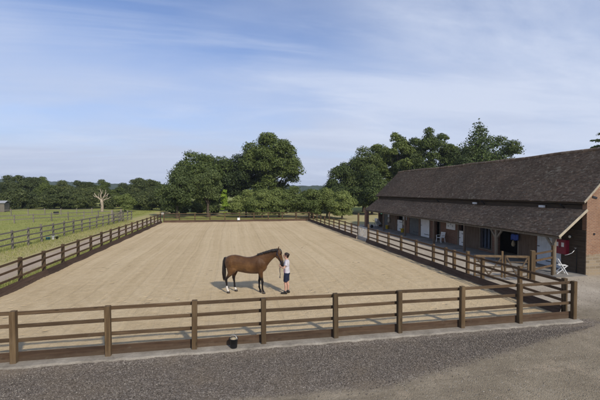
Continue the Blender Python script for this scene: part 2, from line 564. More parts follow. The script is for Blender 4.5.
# bare earth under the trees beyond the far fence
m_bare = GM.math('MULTIPLY', GM.rng(GM.noise(0.18, 4, 0.6), 0.5, 0.62), GM.math('MULTIPLY', GM.rng(gy, 52, 56), GM.math('MULTIPLY', GM.rng(gx, -27, -22), GM.rng(gy, 64, 72, 1, 0))))
strawm = GM.math('MULTIPLY', GM.rng(tl, -27.0, -26.2), GM.rng(tl, -24.6, -24.2, 1, 0))
grass = GM.mix(GM.math('MULTIPLY', strawm, 0.7), grass, (0.40, 0.33, 0.17))
gc = GM.mix(m_bare, grass, trackc)
m_hay = GM.math('MULTIPLY', GM.rng(GM.math('ADD', gy, GM.math('MULTIPLY', ed, 3.0)), 33, 36), GM.math('MULTIPLY', GM.rng(GM.math('ADD', gx, GM.math('MULTIPLY', ed, 2.0)), -3.5, -1.5), GM.rng(gy, 56, 66, 1, 0)))
gc = GM.mix(GM.math('MULTIPLY', m_hay, GM.rng(g2, 0.3, 0.6, 0.45, 0.95)), gc, (0.42, 0.35, 0.19))
gc = GM.mix(m_track, gc, trackc)
gc = GM.mix(m_hard, gc, hard)
yd = GM.mix(GM.rng(GM.math('ADD', gy, GM.math('MULTIPLY', ed, 1.2)), 0.0, 3.0), dirt, hard)
gc = GM.mix(m_front, gc, yd)
soft = GM.rng(gx, -0.2, 0.6)
gc = GM.mix(GM.math('MULTIPLY', soft, GM.rng(gy, 3.5, 1.0)), gc, yd)
gc = GM.mix(m_chip, gc, chip)
GM.col(gc)
hgt = GM.math('ADD', GM.math('MULTIPLY', d2, 0.5), GM.math('MULTIPLY', g3, 0.5))
hgt = GM.math('ADD', hgt, GM.math('MULTIPLY', vg.outputs['Distance'], -0.6))
GM.bump(hgt, 0.020)

SM = Mat('arena_sand', 0.95, 0.1)
sx, sy, sz = SM.sepxyz()
wob = SM.noise(0.12, 3, 0.5)
wv = SM.n('ShaderNodeCombineXYZ')
SM.l(SM.math('ADD', sx, SM.math('MULTIPLY', wob, 0.8)), wv.inputs[0]); SM.l(sy, wv.inputs[1])
tr1 = SM.noise(1.0, 5, 0.65, SM.vec((1.35, 0.022, 1), src=wv.outputs[0]))        # harrow passes
tr2 = SM.noise(1.0, 4, 0.7, SM.vec((6.5, 0.06, 1), src=wv.outputs[0]))         # tine marks
rx = SM.math('ADD', sx, 10.6); ry = SM.math('SUBTRACT', sy, 9.0)
rad = SM.math('SQRT', SM.math('ADD', SM.math('MULTIPLY', rx, rx), SM.math('MULTIPLY', ry, ry)))
rv = SM.n('ShaderNodeCombineXYZ'); SM.l(SM.math('ADD', rad, SM.math('MULTIPLY', wob, 1.2)), rv.inputs[0])
SM.l(SM.math('MULTIPLY', sx, 0.08), rv.inputs[1]); SM.l(SM.math('MULTIPLY', sy, 0.08), rv.inputs[2])
tr3 = SM.noise(2.2, 5, 0.65, rv.outputs[0])                                    # circles ridden at the near end
near = SM.rng(SM.math('ADD', sy, SM.math('MULTIPLY', SM.noise(0.15, 3, 0.5), 8.0)), 9, 17, 0.55, 0)
trk = SM.n('ShaderNodeMix'); SM.l(near, trk.inputs['Factor']); SM.l(tr1, trk.inputs['A']); SM.l(tr3, trk.inputs['B'])
hoof = SM.noise(2.6, 6, 0.75)
fine = SM.noise(28.0, 4, 0.7)
patch = SM.noise(0.22, 5, 0.6)
sf = SM.math('ADD', SM.math('MULTIPLY', trk.outputs['Result'], 0.40), SM.math('MULTIPLY', hoof, 0.32))
sf = SM.math('ADD', sf, SM.math('ADD', SM.math('MULTIPLY', fine, 0.12), SM.math('MULTIPLY', patch, 0.22)))
wav = SM.n('ShaderNodeTexWave', Scale=0.36, Distortion=1.1, Detail=3.0)
wav.inputs['Detail Scale'].default_value = 0.5
SM.l(SM.vec((1, 0.03, 1), src=wv.outputs[0]), wav.inputs['Vector'])
gro = SM.rng(wav.outputs['Fac'], 0.0, 0.16, 1, 0)                                # furrow between two harrow passes
pv = SM.n('ShaderNodeTexVoronoi', Scale=1.9); SM.l(SM.obj(), pv.inputs['Vector'])
pit = SM.math('MULTIPLY', SM.rng(pv.outputs['Distance'], 0.10, 0.24, 1, 0), SM.rng(SM.noise(0.35, 4, 0.6), 0.48, 0.62))   # hoof prints
sf = SM.math('ADD', sf, SM.math('ADD', SM.math('MULTIPLY', gro, -0.008), SM.math('MULTIPLY', pit, -0.07)))
sf = SM.math('ADD', sf, SM.math('MULTIPLY', SM.math('SUBTRACT', tr2, 0.5), 0.13))
scol = SM.ramp(sf, [(0.34, (0.385, 0.285, 0.158)), (0.51, (0.525, 0.402, 0.238)), (0.68, (0.640, 0.508, 0.322))])
SM.col(scol)
SM.bump(SM.math('ADD', SM.math('ADD', SM.math('MULTIPLY', hoof, 1.0), SM.math('MULTIPLY', trk.outputs['Result'], 0.8)), SM.math('ADD', SM.math('MULTIPLY', fine, 0.45), SM.math('MULTIPLY', SM.math('ADD', pit, SM.math('MULTIPLY', gro, 0.30)), -0.8))), 0.07)

CONC = Mat('kerb_concrete', 0.9, 0.2)
kf = CONC.noise(1.4, 6, 0.65)
CONC.col(CONC.ramp(CONC.math('ADD', CONC.math('MULTIPLY', kf, 0.7), CONC.math('MULTIPLY', CONC.noise(18, 4, 0.7), 0.3)),
                   [(0.3, (0.125, 0.108, 0.086)), (0.5, (0.245, 0.218, 0.178)), (0.7, (0.37, 0.335, 0.28))]))
CONC.bump(kf, 0.03)


def brick(name, plane, a, b, mortar, pale=None):
    m = Mat(name, 0.9, 0.15)
    x, y, z = m.sepxyz()
    cv = m.n('ShaderNodeCombineXYZ')
    m.l(x if plane == 'x' else y, cv.inputs[0]); m.l(z, cv.inputs[1])
    bt = m.n('ShaderNodeTexBrick', Scale=1.0)
    bt.inputs['Brick Width'].default_value = 0.225
    bt.inputs['Row Height'].default_value = 0.075
    bt.inputs['Mortar Size'].default_value = 0.009
    bt.inputs['Mortar Smooth'].default_value = 0.3
    bt.inputs['Bias'].default_value = 0.0
    bt.inputs['Color1'].default_value = a + (1,)
    bt.inputs['Color2'].default_value = b + (1,)
    bt.inputs['Mortar'].default_value = mortar + (1,)
    m.l(cv.outputs[0], bt.inputs['Vector'])
    st = m.noise(0.8, 6, 0.65)
    c = m.mix(m.rng(st, 0.40, 0.75, 0, 0.55), bt.outputs['Color'], tuple(t * 0.55 for t in a))
    sp = m.noise(7.0, 4, 0.7)
    c = m.mix(m.rng(sp, 0.60, 0.72, 0, 0.65), c, (0.36, 0.29, 0.22))
    if pale:
        zz = m.math('ADD', z, m.math('MULTIPLY', m.math('SUBTRACT', m.noise(1.6, 4, 0.6), 0.5), 0.7))
        bl = m.n('ShaderNodeTexBrick', Scale=1.0)
        bl.inputs['Brick Width'].default_value = 0.42
        bl.inputs['Row Height'].default_value = 0.16
        bl.inputs['Mortar Size'].default_value = 0.016
        bl.inputs['Color1'].default_value = pale + (1,)
        bl.inputs['Color2'].default_value = tuple(t * 0.62 for t in pale) + (1,)
        bl.inputs['Mortar'].default_value = (0.30, 0.25, 0.19, 1)
        m.l(cv.outputs[0], bl.inputs['Vector'])
        c = m.mix(m.rng(zz, 1.0, 1.15, 1, 0), c, bl.outputs['Color'])
    m.col(c)
    m.bump(m.math('ADD', m.math('MULTIPLY', bt.outputs['Fac'], -0.6), m.math('MULTIPLY', sp, 0.5)), 0.012)
    return m.m


BRICK_G = brick('gable_brick', 'x', (0.31, 0.165, 0.095), (0.225, 0.115, 0.070), (0.36, 0.30, 0.225), (0.32, 0.25, 0.165))
BRICK_W = brick('stable_brick', 'y', (0.235, 0.118, 0.074), (0.17, 0.088, 0.058), (0.24, 0.195, 0.15))

TILE = Mat('weathered_clay_tiles', 0.92, 0.12)
ti = TILE.island()
tb = TILE.noise(0.35, 5, 0.6)
tcn = TILE.noise(6.0, 5, 0.7)
tcol = TILE.ramp(ti, [(0.0, (0.135, 0.095, 0.066)), (0.5, (0.180, 0.130, 0.092)), (0.85, (0.225, 0.165, 0.117)), (1.0, (0.270, 0.180, 0.118))])
tcol = TILE.mix(TILE.rng(tb, 0.42, 0.68, 0, 0.55), tcol, (0.110, 0.084, 0.062))
tl1 = TILE.noise(1.1, 5, 0.7, TILE.vec((1, 0.45, 1)))
tcol = TILE.mix(TILE.math('MULTIPLY', TILE.rng(tl1, 0.56, 0.70), TILE.rng(ti, 0.30, 0.8, 0.0, 0.85)), tcol, (0.33, 0.285, 0.21))
tcol = TILE.mix(TILE.rng(tcn, 0.55, 0.66, 0, 0.70), tcol, (0.42, 0.37, 0.28))
TILE.col(tcol)
TILE.bump(tcn, 0.02)
TILE = TILE.m

YARDC = Mat('stable_apron_concrete', 0.9, 0.2)
yf = YARDC.noise(0.9, 6, 0.65)
YARDC.col(YARDC.ramp(yf, [(0.3, (0.13, 0.12, 0.105)), (0.7, (0.27, 0.25, 0.22))]))
YARDC.bump(yf, 0.01)

# ------------------------------------------------------------------ setting: ground, sand, kerb, hills


def graded(a, b, mid0, mid1, step, grow=1.25):
    xs = list(np.arange(mid0, mid1 + 1e-6, step))
    d = step; x = mid1
    while x < b:
        d *= grow; x += d; xs.append(min(x, b))
    d = step; x = mid0; pre = []
    while x > a:
        d *= grow; x -= d; pre.append(max(x, a))
    return np.array(pre[::-1] + xs)


X = graded(-1600, 1600, -32, 14, 0.8)
Y = graded(-300, 2200, -8, 2, 0.25, 1.12)
XX, YY = np.meshgrid(X, Y)
ZZ = ground_z(XX, YY)
nx, ny = len(X), len(Y)
idx = np.arange(nx * ny).reshape(ny, nx)
q = np.stack([idx[:-1, :-1], idx[:-1, 1:], idx[1:, 1:], idx[1:, :-1]], -1).reshape(-1, 4)
me = np_mesh('ground', np.stack([XX, YY, ZZ], -1).reshape(-1, 3), q)
me.materials.append(GM.m); me.polygons.foreach_set('use_smooth', [True] * len(me.polygons))
tag(link('ground', me), kind='structure')

AX0, AX1, AY1 = -21.45, 0.10, 43.0
rs = np.random.RandomState(4)
X = np.arange(AX0 + 0.16, AX1 - 0.10, 0.16)
Y = np.concatenate([np.arange(0.12, 12, 0.14), np.arange(12, AY1 - 0.1, 0.4), [AY1 - 0.08]])
XX, YY = np.meshgrid(X, Y)
ZZ = 0.012 + 0.012 * np.sin(XX * 2.1 + 0.7 * np.sin(YY * 0.13)) * np.sin(XX * 0.37 + 1) ** 2 + 0.006 * rs.randn(*XX.shape) * (YY < 14)
dd = np.minimum(np.minimum(XX - X[0], X[-1] - XX), np.minimum(YY - 0.12, Y[-1] - YY))
ZZ += 0.05 * np.exp(-(dd / 0.35) ** 2) * (0.6 + 0.4 * np.sin(YY * 1.7 + XX)) + 0.02 * np.exp(-((dd - 0.8) / 0.18) ** 2)
nx, ny = len(X), len(Y)
idx = np.arange(nx * ny).reshape(ny, nx)
q = np.stack([idx[:-1, :-1], idx[:-1, 1:], idx[1:, 1:], idx[1:, :-1]], -1).reshape(-1, 4)
me = np_mesh('arena_sand', np.stack([XX, YY, ZZ], -1).reshape(-1, 3), q)
me.materials.append(SM.m); me.polygons.foreach_set('use_smooth', [True] * len(me.polygons))
tag(link('arena_sand', me), kind='structure')

# kerb: a rough strip of cast concrete in front of the south fence
rs = random.Random(3)
kb = MB()
xs = [AX0 - 0.5 + 0.22 * i for i in range(int((AX1 + 0.2 - AX0 + 0.5) / 0.22) + 1)]
prof = []
for x in xs:
    j = rs.uniform(-0.03, 0.03); t = rs.uniform(-0.012, 0.012)
    prof.append([(x, 0.06, -0.25), (x, 0.06, 0.0), (x, -0.06, 0.0 + t * 0.4), (x, -0.225 + j, -0.012 + t), (x, -0.262 + j * 1.3, -0.05), (x, -0.28 + j, -0.25)])
vs = [p for r in prof for p in r]
fs = []
for i in range(len(xs) - 1):
    for k in range(6):
        k2 = (k + 1) % 6
        fs.append((i * 6 + k, i * 6 + k2, (i + 1) * 6 + k2, (i + 1) * 6 + k))
fs += [tuple(range(6)), tuple(range(len(vs) - 6, len(vs)))]
kb.add(vs, fs)
tag(kb.build('kerb', CONC.m), kind='structure')

ap = MB(); ap.bb(5.0, 7.0, 5.3, 33.3, -0.3, 0.015)
tag(ap.build('stable_pavement', YARDC.m), kind='structure')

# low wooded hills far off
HM = Mat('far_woods', 0.9, 0.1)
hn = HM.noise(0.05, 6, 0.7)
HM.col(HM.ramp(hn, [(0.3, (0.020, 0.034, 0.016)), (0.55, (0.042, 0.062, 0.026)), (0.8, (0.085, 0.105, 0.045))]))
HM.bump(hn, 6.0)
rs = np.random.RandomState(11)
us = np.linspace(-260, 900, 700)
rows = []
prof_u = np.interp(us, [-260, -40, 10, 30, 60, 90, 120, 150, 300, 480, 650, 900], [26, 33, 36, 37, 29, 28, 23, 21, 20, 19, 22, 25])
nz = np.convolve(rs.randn(len(us) + 8), np.ones(5) / 5, 'same')[4:-4] * 1.6 + rs.randn(len(us)) * 0.5
for dpt, hf in ((780, -0.02), (800, 0.10), (840, 0.45), (880, 0.75), (930, 1.0), (1000, 0.9), (1100, 0.0)):
    p = np.array([spot(u, dpt) for u in us])
    nn = nz if hf == 1.0 else np.convolve(rs.randn(len(us) + 8), np.ones(4) / 4, 'same')[4:-4] * 1.8
    p[:, 2] = prof_u * hf + (nn if hf > 0.05 else -1)
    rows.append(p)
V = np.concatenate(rows); n = len(us)
idx = np.arange(len(V)).reshape(-1, n)
q = np.stack([idx[:-1, :-1], idx[:-1, 1:], idx[1:, 1:], idx[1:, :-1]], -1).reshape(-1, 4)
me = np_mesh('hills', V, q); me.materials.append(HM.m)
tag(link('hills', me), kind='structure')

# ------------------------------------------------------------------ the arena fences
rf = random.Random(21)


def fence(label, p0, p1, posts, inner, rail_mat, kick_mat, base=0.0, heights=(1.27, 0.93, 0.55), top=1.35, rails_inside=True, cat='fence', kick='vertical', tall={}):
    """p0->p1 the post line; posts: distances along it; inner: unit vector towards the arena"""
    p0 = Vector(p0); p1 = Vector(p1); d = (p1 - p0).normalized(); inn = Vector(inner)
    L = (p1 - p0).length
    r = thing('post_and_rail_fence', label, cat, p0, 0, 'timber fences round the riding arena')
    for i, s in enumerate(posts):
        b = MB(); p = p0 + d * s
        ht = tall.get(i, top) + rf.uniform(-0.025, 0.03)
        b.beam(p + Vector((0, 0, -0.3)), p + Vector((rf.uniform(-.018, .018), rf.uniform(-.018, .018), ht)), 0.145, 0.145, d, 0.012)
        b.build('post', FENCE_Z, r)
    off = inn * (0.0725 + 0.021)
    brk = [0.0 if posts[0] < 0.3 else posts[0]] + [s for s in posts[1:-1]] + [max(L, posts[-1])]
    brk = sorted(set([posts[0]] + list(posts)))
    for h in heights:
        for a, b_ in zip(brk[:-1], brk[1:]):
            m = MB()
            q0 = p0 + d * (a + 0.004) + off + Vector((0, 0, h + rf.uniform(-.013, .013)))
            q1 = p0 + d * (b_ - 0.004) + off + Vector((0, 0, h + rf.uniform(-.013, .013)))
            m.beam(q0, q1, 0.038, 0.098, (0, 0, 1), 0.006)
            m.build('rail', rail_mat, r)
    for a, b_ in zip(brk[:-1], brk[1:]):
        m = MB()
        t = rf.uniform(-.008, .008)
        if kick == 'vertical':
            q0 = p0 + d * (a + 0.003) + off + Vector((0, 0, 0.09 + t)); q1 = p0 + d * (b_ - 0.003) + off + Vector((0, 0, 0.09 + t))
            m.beam(q0, q1, 0.04, 0.29, (0, 0, 1), 0.006)
        else:                                   # sloped boards leaning out towards the posts
            up = Vector((0, 0, 0.40)) - inn * 0.16
            c0 = inn * 0.205 + Vector((0, 0, 0.155 + t))
            m.beam(p0 + d * (a + 0.003) + c0, p0 + d * (b_ - 0.003) + c0, 0.04, up.length, up.normalized(), 0.006)
        m.build('kickboard', kick_mat, r)
    return r


front_posts = [AX1 - x for x in (0.1, -2.1, -4.31, -6.53, -8.64, -10.85, -12.82, -15.07, -17.34, -19.5)] + [AX1 - AX0 - 0.25]
fence('brown timber fence along the near end of the arena above the concrete kerb', (AX1, 0, 0), (AX0, 0, 0), front_posts, (0, 1, 0), FENCE_X, KICK_X)
left_posts = [0.25, 2.0, 4.15, 6.25] + [8.36 + 2.16 * k for k in range(16)] + [42.6]
fence('long brown timber fence on the paddock side of the arena with grass strip behind it', (AX0, 0, 0), (AX0, AY1, 0), left_posts, (1, 0, 0), FENCE_Y, KICK_Y, kick='slope')
right_near = [0.35, 2.40, 4.67, 5.75, 6.85, 7.65, 8.9, 10.9, 13.0, 15.08, 17.16, 19.15]
fence('brown timber fence between the arena and the stable yard, near stretch before the white gate', (AX1, 0, 0), (AX1, 19.15, 0), right_near, (-1, 0, 0), FENCE_Y, KICK_Y, kick='slope', tall={3: 1.42, 11: 1.62})
right_far = [21.65, 23.6, 25.6, 27.7, 29.8, 31.8, 33.9, 36.0, 38.1, 40.3, 42.7]
fence('brown timber fence between the arena and the stable yard, far stretch beyond the white gate', (AX1, 0, 0), (AX1, AY1, 0), right_far, (-1, 0, 0), FENCE_Y, KICK_Y, kick='slope', tall={0: 2.45, 5: 1.95})
far_posts = [0.4 + 2.12 * k for k in range(10)] + [AX1 - AX0 - 0.1]
fence('brown timber fence across the far end of the arena in front of the trees', (AX0, AY1, 0), (AX1, AY1, 0), far_posts, (0, -1, 0), FENCE_X, KICK_X, kick='slope')

# white metal gate in the right-hand fence
g = thing('metal_gate', 'small white metal gate with curled bracing in the yard-side arena fence', 'gate', (AX1, 19.2, 0))
fr = MB()
for z in (0.36, 1.22): fr.tube([(AX1 - .04, 19.27, z), (AX1 - .04, 21.53, z)], 0.022)
for y in (19.29, 20.4, 21.51): fr.tube([(AX1 - .04, y, 0.36), (AX1 - .04, y, 1.22)], 0.022)
fr.build('gate_frame', GALV, g)
br = MB()
for y0, y1 in ((19.29, 20.4), (20.4, 21.51)):
    ym, zm = (y0 + y1) / 2, 0.79
    br.tube([(AX1 - .04, y0, 0.38), (AX1 - .04, ym, zm), (AX1 - .04, y1, 1.20)], 0.014)
    br.tube([(AX1 - .055, y0, 1.20), (AX1 - .055, ym, zm), (AX1 - .055, y1, 0.38)], 0.014)
    br.tube([(AX1 - .07, ym + .24 * math.cos(a), zm + .24 * math.sin(a)) for a in np.linspace(0, 2 * math.pi, 15)], 0.013, ref=(1, 0, 0))
br.build('bracing', GALV, g)
pb = MB(); pb.beam((AX1 - .06, 19.25, 0.16), (AX1 - .06, 21.55, 0.16), 0.035, 0.34)
pb.build('kickboard', plain('grey_weathered_board', (0.30, 0.29, 0.27), 0.9, 0.1, 0.2, 4), g)

# two short timber gates between the arena corner post and the barn
gp = Vector((0.35, 5.78, 0)); ge_ = Vector((3.15, 4.92, 0)); lp = Vector((5.25, 5.72, 0))
gd = (ge_ - gp).normalized()
post = thing('gate_post', 'thick square timber post where the yard gates meet the stable rails', 'post', ge_)
MB().beam(ge_ + Vector((0, 0, -.3)), ge_ + Vector((0, 0, 1.5)), 0.21, 0.21, gd, 0.015).build('post_shaft', FENCE_Z, post)
MB().beam(ge_ + Vector((0, 0, 1.497)), ge_ + Vector((0, 0, 1.53)), 0.19, 0.19, gd, 0.03).build('post_cap', GATE_W, post)


def timber_gate(a, b, label, cap):
    t = thing('timber_gate', label, 'gate', a, 0, 'timber yard gates')
    d = (b - a).normalized()
    for q_, nm, ht in ((a + d * .05, 'stile', 1.25), (b - d * .07, 'stile', 1.25 + cap)):
        MB().beam(q_ + Vector((0, 0, .12)), q_ + Vector((0, 0, ht)), 0.075, 0.09, d, .008).build(nm, FENCE_Z, t)
    for z, hh in ((1.2, 0.11), (0.92, .06), (.66, .06), (.42, .06), (.2, .07)):
        MB().beam(a + d * .095 + Vector((0, 0, z)), b - d * .115 + Vector((0, 0, z)), 0.05, hh, (0, 0, 1), .006).build('rail', GATE_W if hh > .1 else GATE_D, t)
    m = (a + b) / 2
    nrm = Vector((d.y, -d.x, 0)) * 0.045
    for q_ in (a + d * .12, b - d * .14):
        MB().beam(q_ + Vector((0, 0, 1.14)) + nrm, m + Vector((0, 0, .24)) + nrm, 0.028, 0.07).build('brace', GATE_D, t)
    return t


mid = gp + (ge_ - gp) * 0.53
timber_gate(gp + gd * .1, mid, 'timber five-bar gate hung on the arena fence post', 0.22)
timber_gate(mid + gd * .02, ge_ - gd * .12, 'timber five-bar gate latched to the thick square post', 0.0)
rl = thing('post_and_rail_fence', 'short run of timber rails from the thick gate post to the stable corner', 'fence', ge_, 0, 'timber fences round the stable yard')
ld = (lp - ge_).normalized()
MB().beam(lp - ld * .12 + Vector((0, 0, -.2)), lp - ld * .12 + Vector((0, 0, 1.62)), .1, .1, ld, .01).build('post', FENCE_Z, rl)
for z in (1.33, 0.98, 0.55):
    MB().beam(ge_ + ld * .12 + Vector((0, 0, z)), lp - ld * .17 + Vector((0, 0, z)), .04, .1).build('rail', FENCE_X, rl)

# grey paddock fences
rp = random.Random(8)


def paddock(label, pts, rails, top, rail_h=0.095, group='weathered fences in the paddock'):
    r = thing('paddock_fence', label, 'fence', (pts[0][0], pts[0][1], float(ground_z(pts[0][0], pts[0][1]))), 0, group)
    P = [Vector((x, y, float(ground_z(x, y)))) for x, y in pts]
    for i, p in enumerate(P):
        lean = Vector((rp.uniform(-.05, .05), rp.uniform(-.05, .05), top + rp.uniform(-.05, .08)))
        MB().beam(p + Vector((0, 0, -.3)), p + lean, .12, .12, (1, 0, 0), .012).build('post', GREY_Z, r)
    for h in rails:
        for a, b_ in zip(P[:-1], P[1:]):
            o = Vector((.08, 0, h))
            MB().beam(a + o + Vector((0, .006, rp.uniform(-.03, .03))), b_ + o + Vector((0, -.006, rp.uniform(-.03, .03))), .035, rail_h).build('rail', GREY_Y, r)
    return r


paddock('grey weathered three-rail paddock fence running beside the gravel track', [(-26.9 + 0.028 * (y - 8), y) for y in np.arange(8.5, 46, 1.83)], (1.22, .80, .40), 1.34)
a_, b_ = spot(-30, 41), spot(112, 55)
paddock('grey two-rail paddock fence crossing the middle of the grass field', [tuple((a_ + (b_ - a_) * t).xy) for t in np.linspace(0, 1, 9)], (.98, .5), 1.12)
a_, b_ = spot(-25, 56), spot(92, 62)
paddock('low pale grey rail fence nearest to the paddock hedge', [tuple((a_ + (b_ - a_) * t).xy) for t in np.linspace(0, 1, 8)], (.95,), 1.1, .07)
a_, b_ = spot(112, 46.5), spot(121, 48.5)
pg = thing('field_gate', 'grey weathered field gate between two stout posts at the paddock end', 'gate', (a_.x, a_.y, float(ground_z(a_.x, a_.y))))
gz0 = float(ground_z(a_.x, a_.y))
for p in (a_, b_):
    MB().beam((p.x, p.y, gz0 - .3), (p.x, p.y, gz0 + 1.6), .2, .2).build('post', GREY_Z, pg)
for z in (.25, .5, .75, 1.0, 1.25):
    MB().beam((a_.x, a_.y - .1, gz0 + z), (b_.x, b_.y - .1, gz0 + z), .04, .09).build('rail', GREY_Y, pg)
MB().beam((a_.x, a_.y - .15, gz0 + .2), (b_.x, b_.y - .15, gz0 + 1.3), .04, .09).build('brace', GREY_Y, pg)

# ------------------------------------------------------------------ the stable barn
BX, BY0, BY1 = 7.0, 5.4, 33.0
RX, RZ = 9.8, 6.98                 # ridge
EX, EZ = 6.68, 3.93                # main eave (tile edge)
BW = 12.6                          # back wall
barn = thing('stable_barn', 'long brick stable barn with mossy brown tiled roof and open lean-to front', 'barn', (BX, BY0, 0))


def sag(y, amp):
    t = (y - BY0) / (BY1 - BY0)
    return -amp * math.sin(math.pi * t) ** 2 + 0.022 * math.sin(t * 17) + 0.012 * math.sin(t * 41 + 1)


rt = np.random.RandomState(5)


def tiles(name, e, r, y0, y1, amp, wd=0.175, exp_=0.105, flip=1):
    """tile courses from the eave e=(x,z) to the top r=(x,z): every tile a thin slab of its own"""
    L = math.hypot(r[0] - e[0], r[1] - e[1])
    sx_, sz_ = (r[0] - e[0]) / L, (r[1] - e[1]) / L
    nx_, nz_ = -sz_, sx_
    if nz_ < 0: nx_, nz_ = -nx_, -nz_
    V, F = [], []
    rows_ = int(L / exp_)
    for k in range(rows_ + 1):
        s0 = k * exp_
        y = y0 - (wd / 2 if k % 2 else 0)
        while y < y1:
            a = max(y, y0 - 0.03); b = min(y + wd - 0.006, y1 + 0.03)
            y += wd
            if b - a < 0.03: continue
            ln = exp_ * 1.45
            slip = rt.normal(0, 0.009) + (0.06 * rt.rand() if rt.rand() < 0.04 else 0)
            lift = 0.020 + abs(rt.normal(0, 0.007))
            n0 = len(V)
            tw = rt.normal(0, 0.003)
            for (ss_, up) in ((s0 - slip, lift + 0.012), (min(s0 + ln, L), 0.004)):
                for yy, tt in ((a, tw), (b, -tw)):
                    g_ = sag(yy, amp) * (0.35 + 0.65 * ss_ / L)
                    V.append((e[0] + sx_ * ss_ + nx_ * (up + tt), yy, e[1] + sz_ * ss_ + nz_ * (up + tt) + g_))
            for yy, tt in ((a, tw), (b, -tw)):
                g_ = sag(yy, amp) * (0.35 + 0.65 * s0 / L)
                V.append((e[0] + sx_ * (s0 - slip) + nx_ * (lift - 0.008 + tt), yy, e[1] + sz_ * (s0 - slip) + nz_ * (lift - 0.008 + tt) + g_))
            F += [(n0, n0 + 1, n0 + 3, n0 + 2), (n0 + 4, n0 + 5, n0 + 1, n0)]
    me = np_mesh(name, np.array(V), np.array(F))
    return me


def slab(e, r, y0, y1, amp, th=0.05):
    L = math.hypot(r[0] - e[0], r[1] - e[1]); nx_, nz_ = -(r[1] - e[1]) / L, (r[0] - e[0]) / L
    if nz_ < 0: nx_, nz_ = -nx_, -nz_
    m = MB(); N = 40; vs = []; fs = []
    for i in range(N + 1):
        y = y0 + (y1 - y0) * i / N
        for (px, pz), k, o in ((e, .35, 0), (r, 1, 0), (r, 1, -th), (e, .35, -th)):
            vs.append((px + nx_ * o, y, pz + nz_ * o + sag(y, amp) * k))
    for i in range(N):
        for k in range(4):
            fs.append((i * 4 + k, i * 4 + (k + 1) % 4, i * 4 + 4 + (k + 1) % 4, i * 4 + 4 + k))
    fs += [(0, 1, 2, 3), (N * 4 + 3, N * 4 + 2, N * 4 + 1, N * 4)]
    return m.add(vs, fs)


# walls
wl_ = MB()
uw = MB()
uw.bb(BX, BX + .25, BY0 + .25, BY1 - .25, 2.3, 3.78)
uw.build('upper_wall', BOARD, barn)
OPEN = [(6.9, 8.60, 0.0), (10.05, 11.95, 0.0), (12.45, 13.8, 0.22), (15.45, 16.35, 0.0), (19.1, 19.95, 0.0), (20.8, 22.5, 0.0), (22.85, 24.8, 0.0), (26.3, 27.65, 0.0), (30.1, 32.7, 0.0)]
cur = BY0 + .25
for y0, y1, z0 in OPEN:
    wl_.bb(BX, BX + .25, cur, y0, -.3, 2.3)
    if z0 > 0: wl_.bb(BX, BX + .25, y0, y1, -.3, z0)
    cur = y1
wl_.bb(BX, BX + .25, cur, BY1 - .25, -.3, 2.3)
wl_.bb(BW - .25, BW, BY0 + .25, BY1 - .25, -.3, 3.78)
wl_.build('wall', BRICK_W, barn)
for nm, y0, y1 in (('gable_wall', BY0, BY0 + .25), ('gable_wall', BY1 - .25, BY1)):
    gm_ = MB()
    pr = [(BX, -.3), (BW, -.3), (BW, 3.98), (RX, RZ - 0.07), (BX - 0.02, 4.14)]
    n = len(pr)
    gm_.add([(x, y0, z) for x, z in pr] + [(x, y1, z) for x, z in pr], [(i, (i + 1) % n, n + (i + 1) % n, n + i) for i in range(n)] + [tuple(range(n)), tuple(range(n, 2 * n))])
    gm_.build(nm, BRICK_G, barn)
bd = MB()                             # tarred boards on the near bay and brown boards further on
for k in range(8):
    bd.bb(BX - .03 - .006 * (k % 2), BX - .002, BY0 + .02, 6.86, k * .3 + .02, k * .3 + .31)
bd.build('weatherboarding', BOARD, barn)
for y0, y1 in ((8.66, 10.0), (13.86, 15.4), (28.0, 30.0)):
    bd = MB(); y = y0
    while y < y1 - .05:
        bd.bb(BX - .026 - .004 * (int(y * 10) % 2), BX - .002, y, min(y + .155, y1), .02, 2.25); y += .16
    bd.build('board_panel', BOARD2, barn)
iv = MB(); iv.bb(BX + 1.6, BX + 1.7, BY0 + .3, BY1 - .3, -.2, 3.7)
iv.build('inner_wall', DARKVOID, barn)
# roofs
rfo = slab((EX, EZ), (RX, RZ), BY0 - .06, BY1 + .06, .05)
rfo.build('roof', BOARD, barn)
me = tiles('roof_tiles', (EX, EZ), (RX, RZ), BY0 - .08, BY1 + .08, .05); me.materials.append(TILE); link('roof_tiles', me, barn)
bk = slab((BW + .35, EZ), (RX + .01, RZ), BY0 - .06, BY1 + .06, .05, .06)
bk.build('back_roof', TILE, barn)
rd = MB()
y = BY0 - .08
while y < BY1:
    y2 = min(y + .30, BY1 + .08)
    za = RZ + .055 + sag(y, .05); zb = RZ + .055 + sag(y2, .05)
    rd.tube([(RX, y, za), (RX, y2 - .01, zb + .008)], .11, 10, ref=(1, 0, 0)); y += .30
rd.build('ridge_tiles', TILE, barn)
LX, LZ, TX, TZ = 5.22, 2.14, 7.0, 3.52
sl = slab((LX, LZ), (TX, TZ), BY0 + .02, BY1 + .2, .05); sl.build('lean_to_roof', BOARD, barn)
me = tiles('lean_to_tiles', (LX, LZ), (TX, TZ), BY0, BY1 + .22, .05); me.materials.append(TILE); link('lean_to_tiles', me, barn)
MB().beam((LX - .02, BY0 - .045, LZ - .03), (TX - .03, BY0 - .045, TZ + .0), .03, .13, (-.6, 0, .8)).build('bargeboard', VERGE, barn)
vg_ = MB()                            # mortared verge of the main roof
vg_.beam((EX + .02, BY0 - .10, EZ + .0), (RX, BY0 - .10, RZ - .0), .03, .10, (-.7, 0, .7))
vg_.build('verge', plain('verge_mortar', (0.36, 0.31, 0.23), 0.9, 0.1, 0.25, 6), barn)
MB().beam((5.42, BY0 + .1, 2.06), (5.42, BY1 + .1, 2.06), .14, .16).build('wall_plate', OAK_Z, barn)
